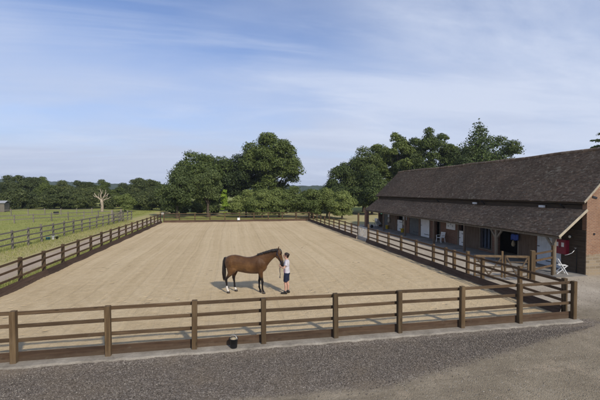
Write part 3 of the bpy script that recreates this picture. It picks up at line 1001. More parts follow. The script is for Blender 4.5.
MB().beam((EX + .16, BY0 + .01, EZ - .06), (EX + .16, BY1 - .01, EZ - .06), .05, .10).build('fascia', BOARD, barn)
for y in np.arange(BY0 + .6, BY1, 1.1):
    MB().beam((5.35, y, 2.09), (6.98, y, 3.37), .07, .09).build('rafter', BOARD, barn)
for i, y in enumerate((5.85, 10.15, 13.4, 17.5, 22.7, 27.8)):
    MB().beam((5.42, y, -.1), (5.42, y, 1.979), .15, .15, (1, 0, 0), .012).build('lean_to_post', OAK_Z if i < 2 else BOARD2, barn)
    if i > 1: continue
    for sgn in (-1, 1):
        if y + sgn * .5 < BY0: continue
        MB().beam((5.42, y + sgn * .07, 1.48), (5.42, y + sgn * .48, 1.975), .09, .10).build('knee_brace', OAK_Z, barn)
MB().bb(5.22, 5.58, 32.6, 33.2, -.3, 2.0).build('brick_pier', BRICK_W, barn)


def door(y0, y1, mat, z0=0.03, z1=2.2, name='door', hinge=True, planks=True):
    m = MB(); n = max(3, int((y1 - y0) / .16)); wdt = (y1 - y0 - .04) / n
    for i in range(n):
        m.bb(BX + .03, BX + .07, y0 + .02 + i * wdt, y0 + .02 + (i + 1) * wdt - .006, z0, z1)
    m.bb(BX + .075, BX + .1, y0 + .03, y1 - .03, z0 + .02, z1 - .02)
    d = m.build(name, mat, barn)
    if hinge:
        h = MB()
        for z in (z0 + .25, z1 - .25):
            h.bb(BX + .012, BX + .028, y0 + .04, y0 + (y1 - y0) * .6, z, z + .05)
        h.build('hinge', IRON, d)
        MB().bb(BX - .02, BX + .028, y1 - .2, y1 - .08, (z0 + z1) / 2, (z0 + z1) / 2 + .04).build('handle', IRON, d)
    return d


def jamb(y0, y1):
    m = MB()
    for y in (y0 - .05, y1 + .05): m.bb(BX - .045, BX + .02, y - .045, y + .045, 0, 2.24)
    m.bb(BX - .043, BX + .018, y0 - .095, y1 + .095, 2.24, 2.33)
    m.build('door_frame', OAK_Z, barn)


tag(door(6.9, 8.6, PALEGREY), 'wide pale blue-grey door')
jamb(10.05, 11.95)
tag(door(15.45, 16.35, WHITE, z1=1.24), 'white lower half of a stable door')
jamb(15.45, 16.35)
tag(door(20.8, 22.5, WHITE), 'wide white plank door')
jamb(20.8, 22.5); jamb(19.1, 19.95)
tag(door(22.85, 24.8, DARKGREY), 'dark grey plank door')
tag(door(26.3, 27.65, WHITE, z1=1.28), 'white lower half of a far stable door')
jamb(26.3, 27.65)
tag(door(30.1, 31.5, DARKGREY, z1=2.2), 'dark grey far door')
# barred stable window
m = MB(); m.bb(BX - .03, BX + .05, 12.45, 12.52, .22, 2.25); m.bb(BX - .03, BX + .05, 13.73, 13.8, .22, 2.25); m.bb(BX - .032, BX + .052, 12.45, 13.8, 2.25, 2.32); m.bb(BX - .05, BX + .05, 12.4, 13.85, .16, .22)
wf = m.build('window', OAK_Z, barn)
m = MB()
for k in range(7): m.tube([(BX + .06, 12.6 + .18 * k, .25), (BX + .06, 12.6 + .18 * k, 2.25)], .016)
for k in (12.95, 13.32): m.bb(BX + .09, BX + .13, k - .05, k + .05, .25, 2.25)
m.build('bars', plain('blue_grey_iron', (0.10, 0.13, 0.18), .5, .4, .2, 6), wf)
# pale notice board, small pale shutters
m = MB(); m.bb(BX - .03, BX - .004, 16.8, 18.08, 1.22, 1.92); nb = m.build('notice_board', WHITE, barn)
m = MB()
for y, z, a, b in ((17.1, 1.45, .12, .16), (17.38, 1.62, .15, .11), (17.7, 1.42, .17, .14), (17.78, 1.68, .12, .1)):
    m.bb(BX - .036, BX - .031, y, y + a, z, z + b)
m.build('pinned_paper', plain('grey_paper', (0.40, 0.42, 0.44), .8, .1, .15, 8), nb)
for y0, y1 in ((25.3, 26.1), (29.55, 30.0)):
    m = MB(); m.bb(BX - .055, BX - .03, y0, y1, 1.4, 1.95); m.build('shutter', PALEGREY, barn)
# gable details
MB().box((7.45, BY0 - .01, 4.2), (.30, .06, .10), Matrix.Rotation(.25, 3, 'Y')).build('wall_tie', IRON, barn)
MB().bb(7.42, 7.53, BY0 - .02, BY0 + .05, 2.16, 2.27).build('air_vent', BLACK, barn)
MB().bb(9.2, 9.3, BY0 - .02, BY0 + .05, 2.16, 2.27).build('air_vent', BLACK, barn)

# floodlights in the gap under the main eave
for i, (y, nm) in enumerate(((7.95, 'nearest the brick gable'), (14.0, 'above the barred stable window'))):
    f = thing('floodlight', 'small white floodlight under the main eave ' + nm, 'floodlight', (6.72, y, 3.62), 0, 'floodlights under the barn eave')
    m = MB(); m.bb(-.10, .05, -.16, .16, -.07, .06); m.build('lamp_body', WHITE, f, world=False)
    m = MB(); m.bb(-.125, -.103, -.14, .14, -.06, .05); m.build('lens', plain('lens_glass', (.5, .52, .55), .2, .5, .05), f, world=False)
    m = MB(); m.beam((.05, 0, 0), (.29, 0, .05), .05, .05); m.build('bracket', IRON, f, world=False)
for y in (6.75, 13.3, 19.3):
    MB().beam((6.72, y, 3.80), (6.98, y, 3.56), .06, .07).build('eave_bracket', IRON, barn)

# ------------------------------------------------------------------ things about the stable
t = thing('fire_cabinet', 'red fire hose cabinet hung on the dark boards at the barn corner', 'cabinet', (BX - .04, 6.72, .95))
m = MB(); m.bb(-.22, 0, -.36, .36, 0, .82); m.build('cabinet_body', RED, t, world=False)
m = MB(); m.bb(-.235, -.222, -.32, .32, .04, .78); dr = m.build('cabinet_door', RED, t, world=False)
for y_ in (-.25, .10):
    m = MB(); m.bb(-.243, -.237, y_, y_ + .16, .42, .66); m.build('notice', WHITE, dr, world=False)
MB().bb(-.255, -.237, -.02, .03, .35, .45).build('handle', IRON, dr, world=False)
t = thing('wall_lamp', 'small round bulkhead lamp on the dark boards above the red cabinet', 'lamp', (BX - .04, 6.3, 1.98))
m = MB(); m.tube([(0, 0, 0), (-.04, 0, 0)], .10, 14); m.build('lamp_base', IRON, t, world=False)
m = MB(); m.ball((-.055, 0, 0), (.05, .08, .08)); m.build('lamp_glass', plain('frosted_glass', (.6, .58, .5), .35, .4, .05), t, True, world=False)
t = thing('wall_tap', 'tap on a standpipe with loose hose end against the dark boards', 'tap', (BX - .06, 5.9, 0))
m = MB(); m.tube([(0, 0, 0), (0, 0, 1.28), (-.03, 0, 1.33), (-.12, 0, 1.33), (-.15, 0, 1.27)], .018); m.build('pipe', IRON, t, True, world=False)
m = MB(); m.beam((-.08, -.06, 1.40), (-.08, .06, 1.40), .02, .02); m.tube([(-.08, 0, 1.33), (-.08, 0, 1.40)], .01); m.build('valve', GALV, t, world=False)
m = MB(); m.tube([(-.15, 0, 1.27), (-.25, .05, 1.12), (-.42, .12, 1.03), (-.55, .2, .98)], .016); m.build('hose', GALV, t, True, world=False)

# white folding chair with crossed legs
ch = thing('folding_chair', 'white folding garden chair with crossed legs by the barn corner post', 'chair', (5.98, 5.93, .015), math.radians(62))
for sgn in (-1, 1):
    MB().beam((sgn * .2, -.24, .0), (sgn * .2, .22, .84), .034, .06, (1, 0, 0)).build('back_frame', WHITE, ch, world=False)
    MB().beam((sgn * .17, .26, .0), (sgn * .17, -.22, .47), .034, .06, (1, 0, 0)).build('leg', WHITE, ch, world=False)
m = MB()
for k in range(6): m.box((0, -.22 + .075 * k, .465 + .006), (.42, .058, .018))
m.build('seat', WHITE, ch, world=False)
m = MB()
for k in range(4):
    z = .58 + .075 * k; m.box((0, .055 + .041 * k + .03, z), (.40, .018, .064))
m.build('backrest', WHITE, ch, world=False)
m = MB(); m.beam((-.19, .2, .1), (.19, .2, .1), .02, .03); m.beam((-.2, -.18, .11), (.2, -.18, .11), .02, .03); m.build('stretcher', WHITE, ch, world=False)

# white garden armchair further along
ch = thing('garden_chair', 'white plastic garden armchair outside the dark doorway of the stable', 'chair', (6.45, 18.1, .015), math.radians(-75))
for sx_ in (-1, 1):
    for sy_ in (-1, 1):
        MB().beam((sx_ * .27, sy_ * .25, 0), (sx_ * .24, sy_ * .21, .41), .05, .05).build('leg', WHITE, ch, world=False)
    MB().box((sx_ * .27, -.01, .63), (.06, .46, .03)).build('armrest', WHITE, ch, world=False)
    MB().beam((sx_ * .27, -.2, .43), (sx_ * .27, -.2, .615), .04, .04).build('arm_support', WHITE, ch, world=False)
MB().box((0, 0, .425), (.5, .48, .03)).build('seat', WHITE, ch, world=False)
m = MB()
for k in range(5): m.beam((-.2 + .1 * k, .22, .44), (-.2 + .1 * k, .32, .84), .065, .02, (0, 1, 0))
m.beam((-.25, .325, .86), (.25, .325, .86), .025, .06); m.build('backrest', WHITE, ch, world=False)


def bucket(name, label, loc, r, h, mat, cat='bucket', group=None, handle=True, fill=None):
    t = thing(name, label, cat, loc, random.Random(label).uniform(0, 3), group)
    m = MB(); m.lathe((0, 0, 0), [(r * .78, 0), (r * .80, .004), (r * .98, h - .02), (r * 1.05, h - .018), (r * 1.05, h), (r * .96, h), (r * .77, .03)], 18)
    m.build('pail', mat, t, True, world=False)
    if handle:
        m = MB(); m.tube([(r * 1.04 * math.cos(a), .0, h - .02 + r * .95 * math.sin(a)) for a in np.linspace(0, math.pi, 11)], .007, 6)
        m.build('bail', GALV, t, True, world=False)
    if fill:
        m = MB(); m.lathe((0, 0, 0), [(.01, h * .86), (r * .93, h * .86), (r * .9, h * .97), (r * .4, h * 1.05), (.01, h * 1.06)], 14); m.build('contents', fill, t, True, world=False)
    return t


FEED = plain('pale_feed', (.34, .28, .18), .95, .1, .3, 20)
bucket('bucket', 'black bucket standing on the concrete kerb against the near arena fence', (-11.72, -.135, 0.0), .12, .27, BLACK, fill=FEED)
zb = float(ground_z(-26.4, 22.9))
bucket('bucket', 'white bucket between the teal trough and black bucket by the paddock fence', (-26.42, 22.9, zb), .12, .27, WHITE, group='buckets by the paddock fence')
bucket('bucket', 'black bucket beside the white bucket at the paddock fence foot', (-26.22, 23.15, zb), .11, .20, BLACK, group='buckets by the paddock fence')
bucket('water_tub', 'round teal water tub at the foot of the paddock fence', (-26.66, 22.6, zb), .17, .22, TEAL, 'tub', handle=False)
for y, lab in ((25.85, 'yellow bucket under the pale shutter of the stable'), (29.75, 'yellow bucket at the far end of the stable front')):
    bucket('bucket', lab, (6.75, y, .015), .20, .42, YELLOW, group='yellow stable buckets')
for y, lab in ((25.55, 'pale hay net hanging above the nearer yellow bucket'), (29.35, 'pale hay net hanging above the farther yellow bucket')):
    t = thing('hay_net', lab, 'hay net', (6.82, y, .78), 0, 'hay nets on the stable front')
    m = MB(); m.lathe((0, 0, 0), [(.02, 0), (.14, .06), (.19, .22), (.16, .42), (.06, .58), (.03, .66)], 12); m.build('net_bag', plain('hay', (.40, .36, .28), .95, .1, .3, 14), t, True, world=False)
    m = MB(); m.tube([(0, 0, .65), (.05, 0, .85), (.15, 0, 1.1)], .012); m.build('cord', ROPE, t, world=False)
t = thing('horse_rug', 'folded blue horse rug hung at the edge of the dark stable opening', 'rug', (6.9, 10.15, 1.25))
m = MB()
prof = [(-.06, .42), (-.09, .36), (-.10, .06), (-.085, .0), (-.05, .05), (-.04, .40)]
vs = []; N = 9
for i in range(N):
    y = -.30 + .6 * i / (N - 1); wv_ = .02 * math.sin(i * 2.1)
    vs += [(x + wv_, y, z + .03 * math.sin(i * 1.3)) for x, z in prof]
k_ = len(prof)
m.add(vs, [(i * k_ + a, i * k_ + (a + 1) % k_, (i + 1) * k_ + (a + 1) % k_, (i + 1) * k_ + a) for i in range(N - 1) for a in range(k_)] + [tuple(range(k_)), tuple(range((N - 1) * k_, N * k_))])
m.build('rug_cloth', BLUE, t, True, world=False)
m = MB(); m.tube([(-.05, -.36, .43), (-.05, .36, .43)], .02); m.tube([(-.05, .3, .43), (.09, .3, .43)], .015); m.build('rug_bar', IRON, t, world=False)
t = thing('hay_net', 'small straw-coloured hay net inside the wide dark stable opening', 'hay net', (7.15, 10.62, .75), 0)
m = MB(); m.lathe((0, 0, 0), [(.02, 0), (.10, .05), (.13, .18), (.09, .34), (.03, .44)], 12); m.build('net_bag', FEED, t, True, world=False)
m = MB(); m.tube([(0, 0, .43), (0, 0, 1.5)], .01); m.build('cord', ROPE, t, world=False)
t = thing('wheelbarrow', 'pale metal wheelbarrow tipped up against the far end of the stable', 'wheelbarrow', (6.0, 31.3, .015), math.radians(200))
m = MB()
tr_ = [(-.5, -.32, .45), (-.5, .32, .45), (.5, .26, .55), (.5, -.26, .55), (-.28, -.2, .15), (-.28, .2, .15), (.22, .18, .22), (.22, -.18, .22)]
R_ = Matrix.Rotation(math.radians(-42), 3, 'Y')
m.add([R_ @ Vector(p) + Vector((0, 0, .42)) for p in tr_], [(4, 5, 6, 7), (0, 1, 5, 4), (1, 2, 6, 5), (2, 3, 7, 6), (3, 0, 4, 7)])
m.build('tray', GALV, t, world=False)
m = MB()
for s_ in (-1, 1): m.tube([R_ @ Vector((.75, s_ * .12, .1)) + Vector((0, 0, .42)), R_ @ Vector((-.9, s_ * .3, .42)) + Vector((0, 0, .42))], .018)
m.build('handle', IRON, t, world=False)
m = MB(); m.tube([(.72, -.05, .2), (.72, .05, .2)], .2, 18); m.build('wheel', BLACK, t, True, world=False)
m = MB()
for s_ in (-1, 1): m.tube([(-.12, s_ * .25, 0), (.05, s_ * .2, .6)], .016)
m.build('leg', IRON, t, world=False)
t = thing('exit_lamp', 'small green glowing lamp in the open far bay of the stable', 'lamp', (BX + .2, 32.3, 1.75))
gl_m = Mat('green_lens', .4, .4); gl_m.col((.08, .35, .22)); gl_m.b.inputs['Emission Color'].default_value = (.1, .6, .35, 1); gl_m.b.inputs['Emission Strength'].default_value = .12
m = MB(); m.bb(-.06, 0, -.22, .22, -.14, .14); m.build('lamp_body', IRON, t, world=False)
m = MB(); m.bb(-.075, -.062, -.19, .19, -.11, .11); m.build('lens', gl_m.m, t, world=False)

# arena markers on the far fence
t = thing('arena_marker', 'small white block on the kickboard of the far arena fence', 'marker', (-10.6, AY1 - .30, .33))
m = MB(); m.box((0, 0, .12), (.36, .14, .32)); m.build('marker_block', WHITE, t, world=False)
m = MB(); m.box((0, .0, -.05), (.44, .18, .02)); m.build('marker_foot', WHITE, t, world=False)
t = thing('arena_marker', 'small pale board on the corner post at the far paddock end', 'marker', (AX0 + .25, AY1 - .12, 1.2))
m = MB(); m.box((0, 0, .12), (.34, .05, .26)); m.build('marker_board', plain('pale_board', (.36, .33, .29), .8, .2, .2, 5), t, world=False)
m = MB(); m.box((0, .04, .1), (.06, .03, .5)); m.build('batten', GREY_Z, t, world=False)

# field shelter cut by the left edge of the photo, and a dark trough in the field
hp = spot(-4, 69); hz0 = float(ground_z(hp.x, hp.y))
t = thing('field_shelter', 'grey timber field shelter at the edge of the paddock wood', 'shelter', (hp.x, hp.y, hz0), math.radians(12))
m = MB()
for k in range(13): m.bb(-1.7 + .26 * k, -1.7 + .26 * (k + 1) - .01, -1.5, -1.45, 0, 1.7)
for k in range(11): m.bb(1.66, 1.7, -1.44 + .26 * k, -1.44 + .26 * k + .25, 0, 1.72)
m.bb(-1.68, 1.68, 1.4, 1.45, 0, 1.9); m.bb(-1.7, -1.66, -1.44, 1.44, 0, 1.72)
m.build('wall', GREY_Z, t, world=False)
m = MB(); m.add([(-1.85, -1.7, 1.7), (1.85, -1.7, 1.7), (1.85, 0, 2.1), (-1.85, 0, 2.1), (-1.85, -1.7, 1.76), (1.85, -1.7, 1.76), (1.85, 0, 2.16), (-1.85, 0, 2.16)], [(0, 3, 2, 1), (4, 5, 6, 7), (0, 1, 5, 4), (1, 2, 6, 5), (2, 3, 7, 6), (3, 0, 4, 7)])
m.add([(-1.85, 1.6, 1.8), (1.85, 1.6, 1.8), (1.85, 0.002, 2.1), (-1.85, 0.002, 2.1), (-1.85, 1.6, 1.86), (1.85, 1.6, 1.86), (1.85, .002, 2.16), (-1.85, .002, 2.16)], [(0, 1, 2, 3), (4, 7, 6, 5), (0, 4, 5, 1), (1, 5, 6, 2), (2, 6, 7, 3), (3, 7, 4, 0)])
m.build('roof', plain('grey_sheet_roof', (.32, .32, .32), .7, .3, .2, 2), t, world=False)
hp = spot(56, 62); hz0 = float(ground_z(hp.x, hp.y))
t = thing('water_trough', 'dark water trough alone in the yellow grass of the field', 'trough', (hp.x, hp.y, hz0), .3)
t.scale = (.55, .7, .8)
m = MB(); m.bb(-.7, .7, -.3, -.24, .05, .6); m.bb(-.7, .7, .24, .3, .05, .6); m.bb(-.7, -.64, -.239, .239, .05, .6); m.bb(.64, .7, -.239, .239, .05, .6); m.bb(-.64, .64, -.239, .239, .05, .1)
m.build('trough_body', BLACK, t, world=False)
m = MB(); m.bb(-.6, -.45, -.25, .25, -.05, .05); m.bb(.45, .6, -.25, .25, -.05, .05); m.build('foot', CONC.m, t, world=False)

# ------------------------------------------------------------------ trees


def leaf_verts(lobes, n, size, rng, droop=0.0):
    """n leaf clumps spread over the shells of the lobes (cx,cy,cz,rx,ry,rz); rhombus quads"""
    Lb = np.array(lobes, float)
    area = (Lb[:, 3] * Lb[:, 4] * Lb[:, 5]) ** (2 / 3)
    k = rng.choice(len(Lb), n, p=area / area.sum())
    d = rng.randn(n, 3); d /= np.linalg.norm(d, axis=1)[:, None]
    d[:, 2] = np.where(d[:, 2] < -0.55, -d[:, 2], d[:, 2])
    r = 1.04 - 0.60 * rng.rand(n) ** 1.8 + 0.10 * rng.randn(n)
    # small lumps on each lobe
    r = r + 0.10 * np.sin(d[:, 0] * 7 + k * 1.7) * np.sin(d[:, 1] * 7 + k) * np.sin(d[:, 2] * 6 + 2 * k)
    c = Lb[k, :3] + d * Lb[k, 3:] * r[:, None]
    nrm = d * 1.0 + rng.randn(n, 3) * 0.50
    nrm[:, 2] += 0.20
    nrm /= np.linalg.norm(nrm, axis=1)[:, None]
    t = np.cross(nrm, rng.randn(n, 3)); t /= np.linalg.norm(t, axis=1)[:, None]
    if droop > 0:
        t[:, 2] -= droop; t /= np.linalg.norm(t, axis=1)[:, None]
    b = np.cross(nrm, t); b /= np.linalg.norm(b, axis=1)[:, None]
    s = size * (0.55 + 0.9 * rng.rand(n))[:, None]
    wd = s * (0.45 + 0.3 * rng.rand(n))[:, None]
    V = np.stack([c - t * s, c + b * wd + nrm * s * 0.15, c + t * s, c - b * wd + nrm * s * 0.15], 1)
    return V.reshape(-1, 3)


def leaf_obj(name, V, mat, parent):
    me = np_mesh(name, V, np.arange(len(V)).reshape(-1, 4))
    me.materials.append(mat)
    return link(name, me, parent, False)


def limb(mb, a, b, r0, r1, rng, n=5, wig=0.06):
    a, b = Vector(a), Vector(b); L = (b - a).length
    pts = []
    for i in range(n + 1):
        t = i / n
        p = a.lerp(b, t) + Vector(rng.randn(3) * wig * L * math.sin(math.pi * t))
        p.z += 0.10 * L * math.sin(math.pi * t) * (0 if i in (0, n) else 1)
        pts.append(p)
    mb.tube(pts, [r0 + (r1 - r0) * i / n for i in range(n + 1)], 7)


def make_tree(name, label, cat, H, R, zb, seed, mat, n, size, lobes=26, group=None, flat=1.0, lobe=(0.24, 0.42), gaps=0.0, trunk_r=None, droop=0.0, top_bias=0.0, bark=None):
    rng = np.random.RandomState(seed)
    t = thing(name, label, cat, (0, 0, 0), 0, group)
    zc, rz = (zb + H) / 2, (H - zb) / 2
    lb = []
    tries = 0
    while len(lb) < lobes and tries < 4000:
        tries += 1
        d = rng.randn(3); d /= np.linalg.norm(d)
        rr = 0.30 + 0.48 * rng.rand() ** 0.6
        lr = R * rng.uniform(*lobe)
        z = zc + d[2] * rz * rr
        # broad in the middle, narrower towards the top
        wz = 1.0 - 0.35 * max(0, (z - zc) / rz) ** 2
        p = np.array([d[0] * R * rr * wz, d[1] * R * rr * wz, z])
        if gaps > 0 and any(np.linalg.norm((p - q_[:3]) / R) < gaps for q_ in lb): continue
        lb.append(np.array([p[0], p[1], p[2], lr, lr, lr * rng.uniform(0.65, 0.9)]))
    if gaps == 0: lb.append(np.array([0, 0, zc, R * .5, R * .5, rz * .55]))
    # keep crown top and bottom at the asked heights
    top = max(q_[2] + q_[5] for q_ in lb); bot = min(q_[2] - q_[5] for q_ in lb)
    for q_ in lb:
        q_[2] = zb + (q_[2] - bot) / (top - bot) * (H - zb)
    V = leaf_verts(lb, n, size, rng, droop)
    leaf_obj('crown', V, mat, t)
    tr = trunk_r or H * 0.028
    mb = MB()
    fork = zb + (H - zb) * 0.30
    mb.tube([(0, 0, -.3), (0, 0, .3), (rng.uniform(-.1, .1), rng.uniform(-.1, .1), fork * .6), (0, 0, fork), (rng.uniform(-.2, .2), rng.uniform(-.2, .2), zb + (H - zb) * .62)], [tr * 1.5, tr * 1.1, tr * .95, tr * .8, tr * .3], 9)
    for q_ in lb[:14]:
        z0 = fork * rng.uniform(.75, 1.1)
        limb(mb, (0, 0, z0), q_[:3], tr * .42, tr * .08, rng)
    mb.build('trunk', bark or BARK, t, True, world=False)
    return t


def put(t, p, s=1.0, rz=0.0, sz=None):
    t.location = (p.x, p.y, float(ground_z(p.x, p.y)) - .02)
    t.scale = (s, s, sz or s)
    t.rotation_euler = (0, 0, rz)
    return t


# oaks and their neighbours behind the far fence
put(make_tree('oak_tree', 'tallest dark oak rising behind the far end of the arena', 'tree', 17.6, 7.6, 2.5, 1, L_OAK, 51750, 0.179, 56, lobe=(.17, .30)), spot(271, 80), 1, .4)
put(make_tree('oak_tree', 'rounded dark oak standing left of the tallest oak', 'tree', 13.0, 6.0, 1.8, 2, L_DARK, 34500, 0.174, 32, lobe=(.24, .4)), spot(238, 80), 1, 1.4)
put(make_tree('oak_tree', 'broad-topped oak behind the two airy ash trees', 'tree', 13.4, 6.8, 1.5, 3, L_OAK, 34500, 0.179, 35, lobe=(.24, .38)), spot(203, 78), 1, 2.2)
put(make_tree('ash_tree', 'airy ash tree just beyond the far paddock corner of the arena', 'tree', 8.8, 3.6, .7, 4, L_ASH, 22423, 0.122, 27, droop=.5, lobe=(.2, .36)), spot(177, 60), 1, .2)
put(make_tree('ash_tree', 'drooping greyish ash tree between the corner ash and the lime sapling', 'tree', 8.4, 3.7, .5, 5, L_ASH, 22423, 0.122, 27, droop=.7, lobe=(.2, .36)), spot(208, 62), 1, 1.2)
put(make_tree('young_tree', 'bright yellow-green sapling at the far fence in front of the oaks', 'tree', 4.9, .85, .5, 6, L_LIME, 3105, 0.106, 11, lobe=(.3, .55), trunk_r=.05), spot(225, 62), 1, .5)
# willowy shrubs in a row behind the far right of the arena
shr = make_tree('willow_shrub', 'pale green willow-like tree, left end of the row beyond the far fence', 'tree', 5.3, 3.0, .4, 7, L_WILLOW, 17938, 0.111, 25, droop=.4, lobe=(.25, .42), group='row of pale willows beyond the far fence')
shr2 = make_tree('willow_shrub', 'pale green willow-like tree in the row under the tallest oak', 'tree', 5.0, 2.7, .3, 8, L_WILLOW, 15870, 0.111, 22, droop=.4, lobe=(.25, .42), group='row of pale willows beyond the far fence')
put(shr, spot(246, 62), .92, .3)
put(shr2, spot(262, 60), 1, 1.1)
labs = ['pale green willow-like tree right of the tallest oak trunk', 'pale green willow-like tree in the middle of the row against the sky', 'pale green willow-like tree third from the barn end of its row', 'pale green willow-like tree second from the barn end of its row', 'pale green willow-like tree nearest the barn at the end of its row']
for i, (u, dpt, s, rz) in enumerate(((279, 61, 1.0, 2), (296, 62, 1.03, 3.1), (312, 60, 1.0, 4.4), (327, 61, .98, 5.2), (342, 58, .95, .9))):
    c = copy_tree(shr if i % 2 else shr2); c['label'] = labs[i]
    put(c, spot(u, dpt), s, rz)
# right-hand trees behind the barn
put(make_tree('oak_tree', 'tall open-branched oak over the far end of the barn roof', 'tree', 18.4, 7.2, 2.0, 9, L_OAK, 36223, 0.174, 64, lobe=(.13, .24), gaps=.13), spot(392, 82), 1, .3)
put(make_tree('oak_tree', 'tall open-branched oak right behind the middle of the barn roof', 'tree', 19.3, 7.4, 2.0, 10, L_OAK, 36223, 0.174, 64, lobe=(.13, .23), gaps=.13), spot(428, 82), 1, 1.3)
put(make_tree('field_maple', 'bushy tree on the left slope of the open-branched oaks', 'tree', 14.6, 5.8, .5, 12, L_DARK, 27600, 0.158, 30), spot(364, 79), 1, 2.3)
put(make_tree('field_maple', 'low bushy tree at the left end of the oaks behind the barn', 'tree', 11.6, 4.4, .5, 19, L_DARK, 22000, .16, 30), spot(347, 78), 1, 1.3)
put(make_tree('field_maple', 'dark low tree filling the gap beside the far barn end', 'tree', 8.5, 4.5, .3, 13, L_DARK, 22423, 0.158, 25), spot(372, 70), 1, 3.3)
put(make_tree('field_maple', 'dark low tree between the willow row and the barn', 'tree', 7.5, 4.3, .2, 14, L_DARK, 20698, 0.158, 25), spot(338, 74), 1, .3)


def conifer(label, H, R, zb, seed, n, size, tiers, p, gap=0.0):
    rng = np.random.RandomState(seed)
    t = thing('conifer_tree', label, 'tree')
    lb = []
    mb = MB(); mb.tube([(0, 0, -.3), (0, 0, H * .5), (0, 0, H * .97)], [H * .022, H * .014, .02], 8)
    for k in range(tiers):
        f = k / (tiers - 1)
        z = zb + (H - zb) * f * .97
        rr = R * (1 - f) ** .68 * rng.uniform(.82, 1.12) + .12
        m = max(3, int(7 * (1 - f) + 3))
        a0 = rng.rand() * 6
        for j in range(m):
            a = a0 + j * 2 * math.pi / m + rng.uniform(-.25, .25)
            r1 = rr * rng.uniform(.75, 1.1)
            tip = np.array([math.cos(a) * r1, math.sin(a) * r1, z - r1 * .18])
            mb.tube([(0, 0, z), tip * [.5, .5, 1] + [0, 0, .05], tip], [.06, .04, .02], 5)
            for s_ in (.35, .68, 1.0):
                lr = rr * (.40 if gap == 0 else .26) + .15
                lb.append([tip[0] * s_, tip[1] * s_, z - r1 * .18 * s_, lr, lr, lr * (.62 if gap == 0 else .28)])
    leaf_obj('crown', leaf_verts(lb, n, size, rng, .3), L_CON, t)
    mb.build('trunk', BARK, t, True, world=False)
    return put(t, p)


put(make_tree('oak_tree', 'dense oak filling the gap between the two open-branched oaks', 'tree', 14.6, 6.2, 2.0, 17, L_DARK, 30000, 0.160, 34, lobe=(.2, .34)), spot(412, 80), 1, .9)
put(make_tree('oak_tree', 'oak leaning right over the barn ridge before the pointed conifer', 'tree', 15.6, 4.6, 2.0, 18, L_OAK, 24000, 0.160, 28, lobe=(.2, .34)), spot(446, 81), 1, .2)
conifer('pointed dark conifer rising behind the middle of the barn roof', 21.2, 6.6, 4, 31, 32000, .21, 22, spot(478, 80))
put(make_tree('oak_tree', 'rounded dark tree close on the right of the pointed conifer', 'tree', 16.8, 5.0, 2, 15, L_OAK, 25875, 0.169, 30), spot(502, 80), 1.04, .6)
put(make_tree('oak_tree', 'smaller tree filling in left of the pointed conifer', 'tree', 14.8, 4.4, 2, 16, L_DARK, 18973, 0.169, 25), spot(463, 78), 1, .6)
conifer('open cedar showing over the barn roof at the right edge', 16.2, 5.0, 3, 33, 14000, .18, 13, spot(601, 62), 1.0)

# wood along the far edge of the paddock
wood_a = make_tree('broadleaf_tree', 'rounded dark green tree in the wood along the paddock edge', 'tree', 9.0, 3.9, .3, 41, L_WOOD, 17938, 0.158, 25, group='trees of the paddock wood')
wood_b = make_tree('broadleaf_tree', 'rounded dark green tree in the wood along the paddock edge', 'tree', 8.4, 4.3, .2, 42, L_WOOD, 17938, 0.158, 25, group='trees of the paddock wood')
wood_c = make_tree('broadleaf_tree', 'rounded dark green tree in the wood along the paddock edge', 'tree', 9.6, 3.6, .4, 43, L_OAK, 17938, 0.158, 27, group='trees of the paddock wood')
wr = random.Random(77)
protos = [wood_a, wood_b, wood_c]
k = 0
rowtop = lambda u: np.interp(u, [-60, 0, 12, 20, 28, 36, 43, 50, 60, 80, 100, 118, 130, 143, 152, 165], [177, 177, 175.5, 181, 175, 179, 176.5, 181, 180.5, 181, 178.5, 183, 183, 177.5, 180, 182])
for row, (d0, us_) in enumerate(((104, (-60, -38, -16, 10, 29, 43, 62, 84, 103, 124, 143, 158)), (90, (-70, -46, -24, -2, 20, 51, 73, 94, 114, 133, 151, 167)))):
    for u in us_:
        u2 = u + (0 if row == 0 else wr.uniform(-4, 4)); dpt = d0 + wr.uniform(-4, 4)
        h = 4.48 + (191.6 - rowtop(u2)) * dpt / 357.6 - .45
        if row == 1: h *= wr.uniform(.72, .9)
        src = protos[k % 3]
        o = src if k < 3 else copy_tree(src)
        base = (9.0, 8.4, 9.6)[k % 3]
        s_ = h / base
        put(o, spot(u2, dpt), max(.85, s_) * wr.uniform(.95, 1.15), wr.uniform(0, 6.28), s_)
        k += 1
bush = make_tree('hawthorn_bush', 'rounded hawthorn bush at the foot of the paddock wood', 'bush', 4.0, 2.6, .0, 45, L_WOOD, 8968, 0.138, 17, group='bushes at the foot of the paddock wood')
for i, (u, dpt, s_) in enumerate(((-30, 78, 1.1), (-8, 80, 1.0), (14, 79, 1.05), (30, 81, .9), (46, 79, 1.0), (62, 80, 1.1), (78, 79, .95), (92, 83, 1.1), (113, 80, .8), (140, 78, 1.0), (152, 76, 1.1), (164, 75, 1.15), (171, 70, .8), (186, 69, .75), (199, 70, .8), (213, 69, .75), (232, 70, .8), (252, 69, .75), (306, 75, 1.1), (330, 80, 1.2), (-52, 78, 1.1), (22, 84, 1.1), (54, 83, 1.1), (70, 85, 1.1), (104, 84, 1.1), (128, 83, 1.15), (146, 83, 1.1))):
    o = bush if i == 0 else copy_tree(bush)
    if u > 155:
        o['label'] = 'rounded hawthorn bush under the trees beyond the far arena fence'; o['group'] = 'bushes beyond the far arena fence'
    put(o, spot(u, dpt), s_, wr.uniform(0, 6), s_ * wr.uniform(.8, 1.1))
put(make_tree('elder_bush', 'brighter green bush right of the bleached dead tree', 'bush', 3.7, 2.2, .0, 46, L_WILLOW, 10348, 0.116, 17), spot(125, 70), 1, .4)

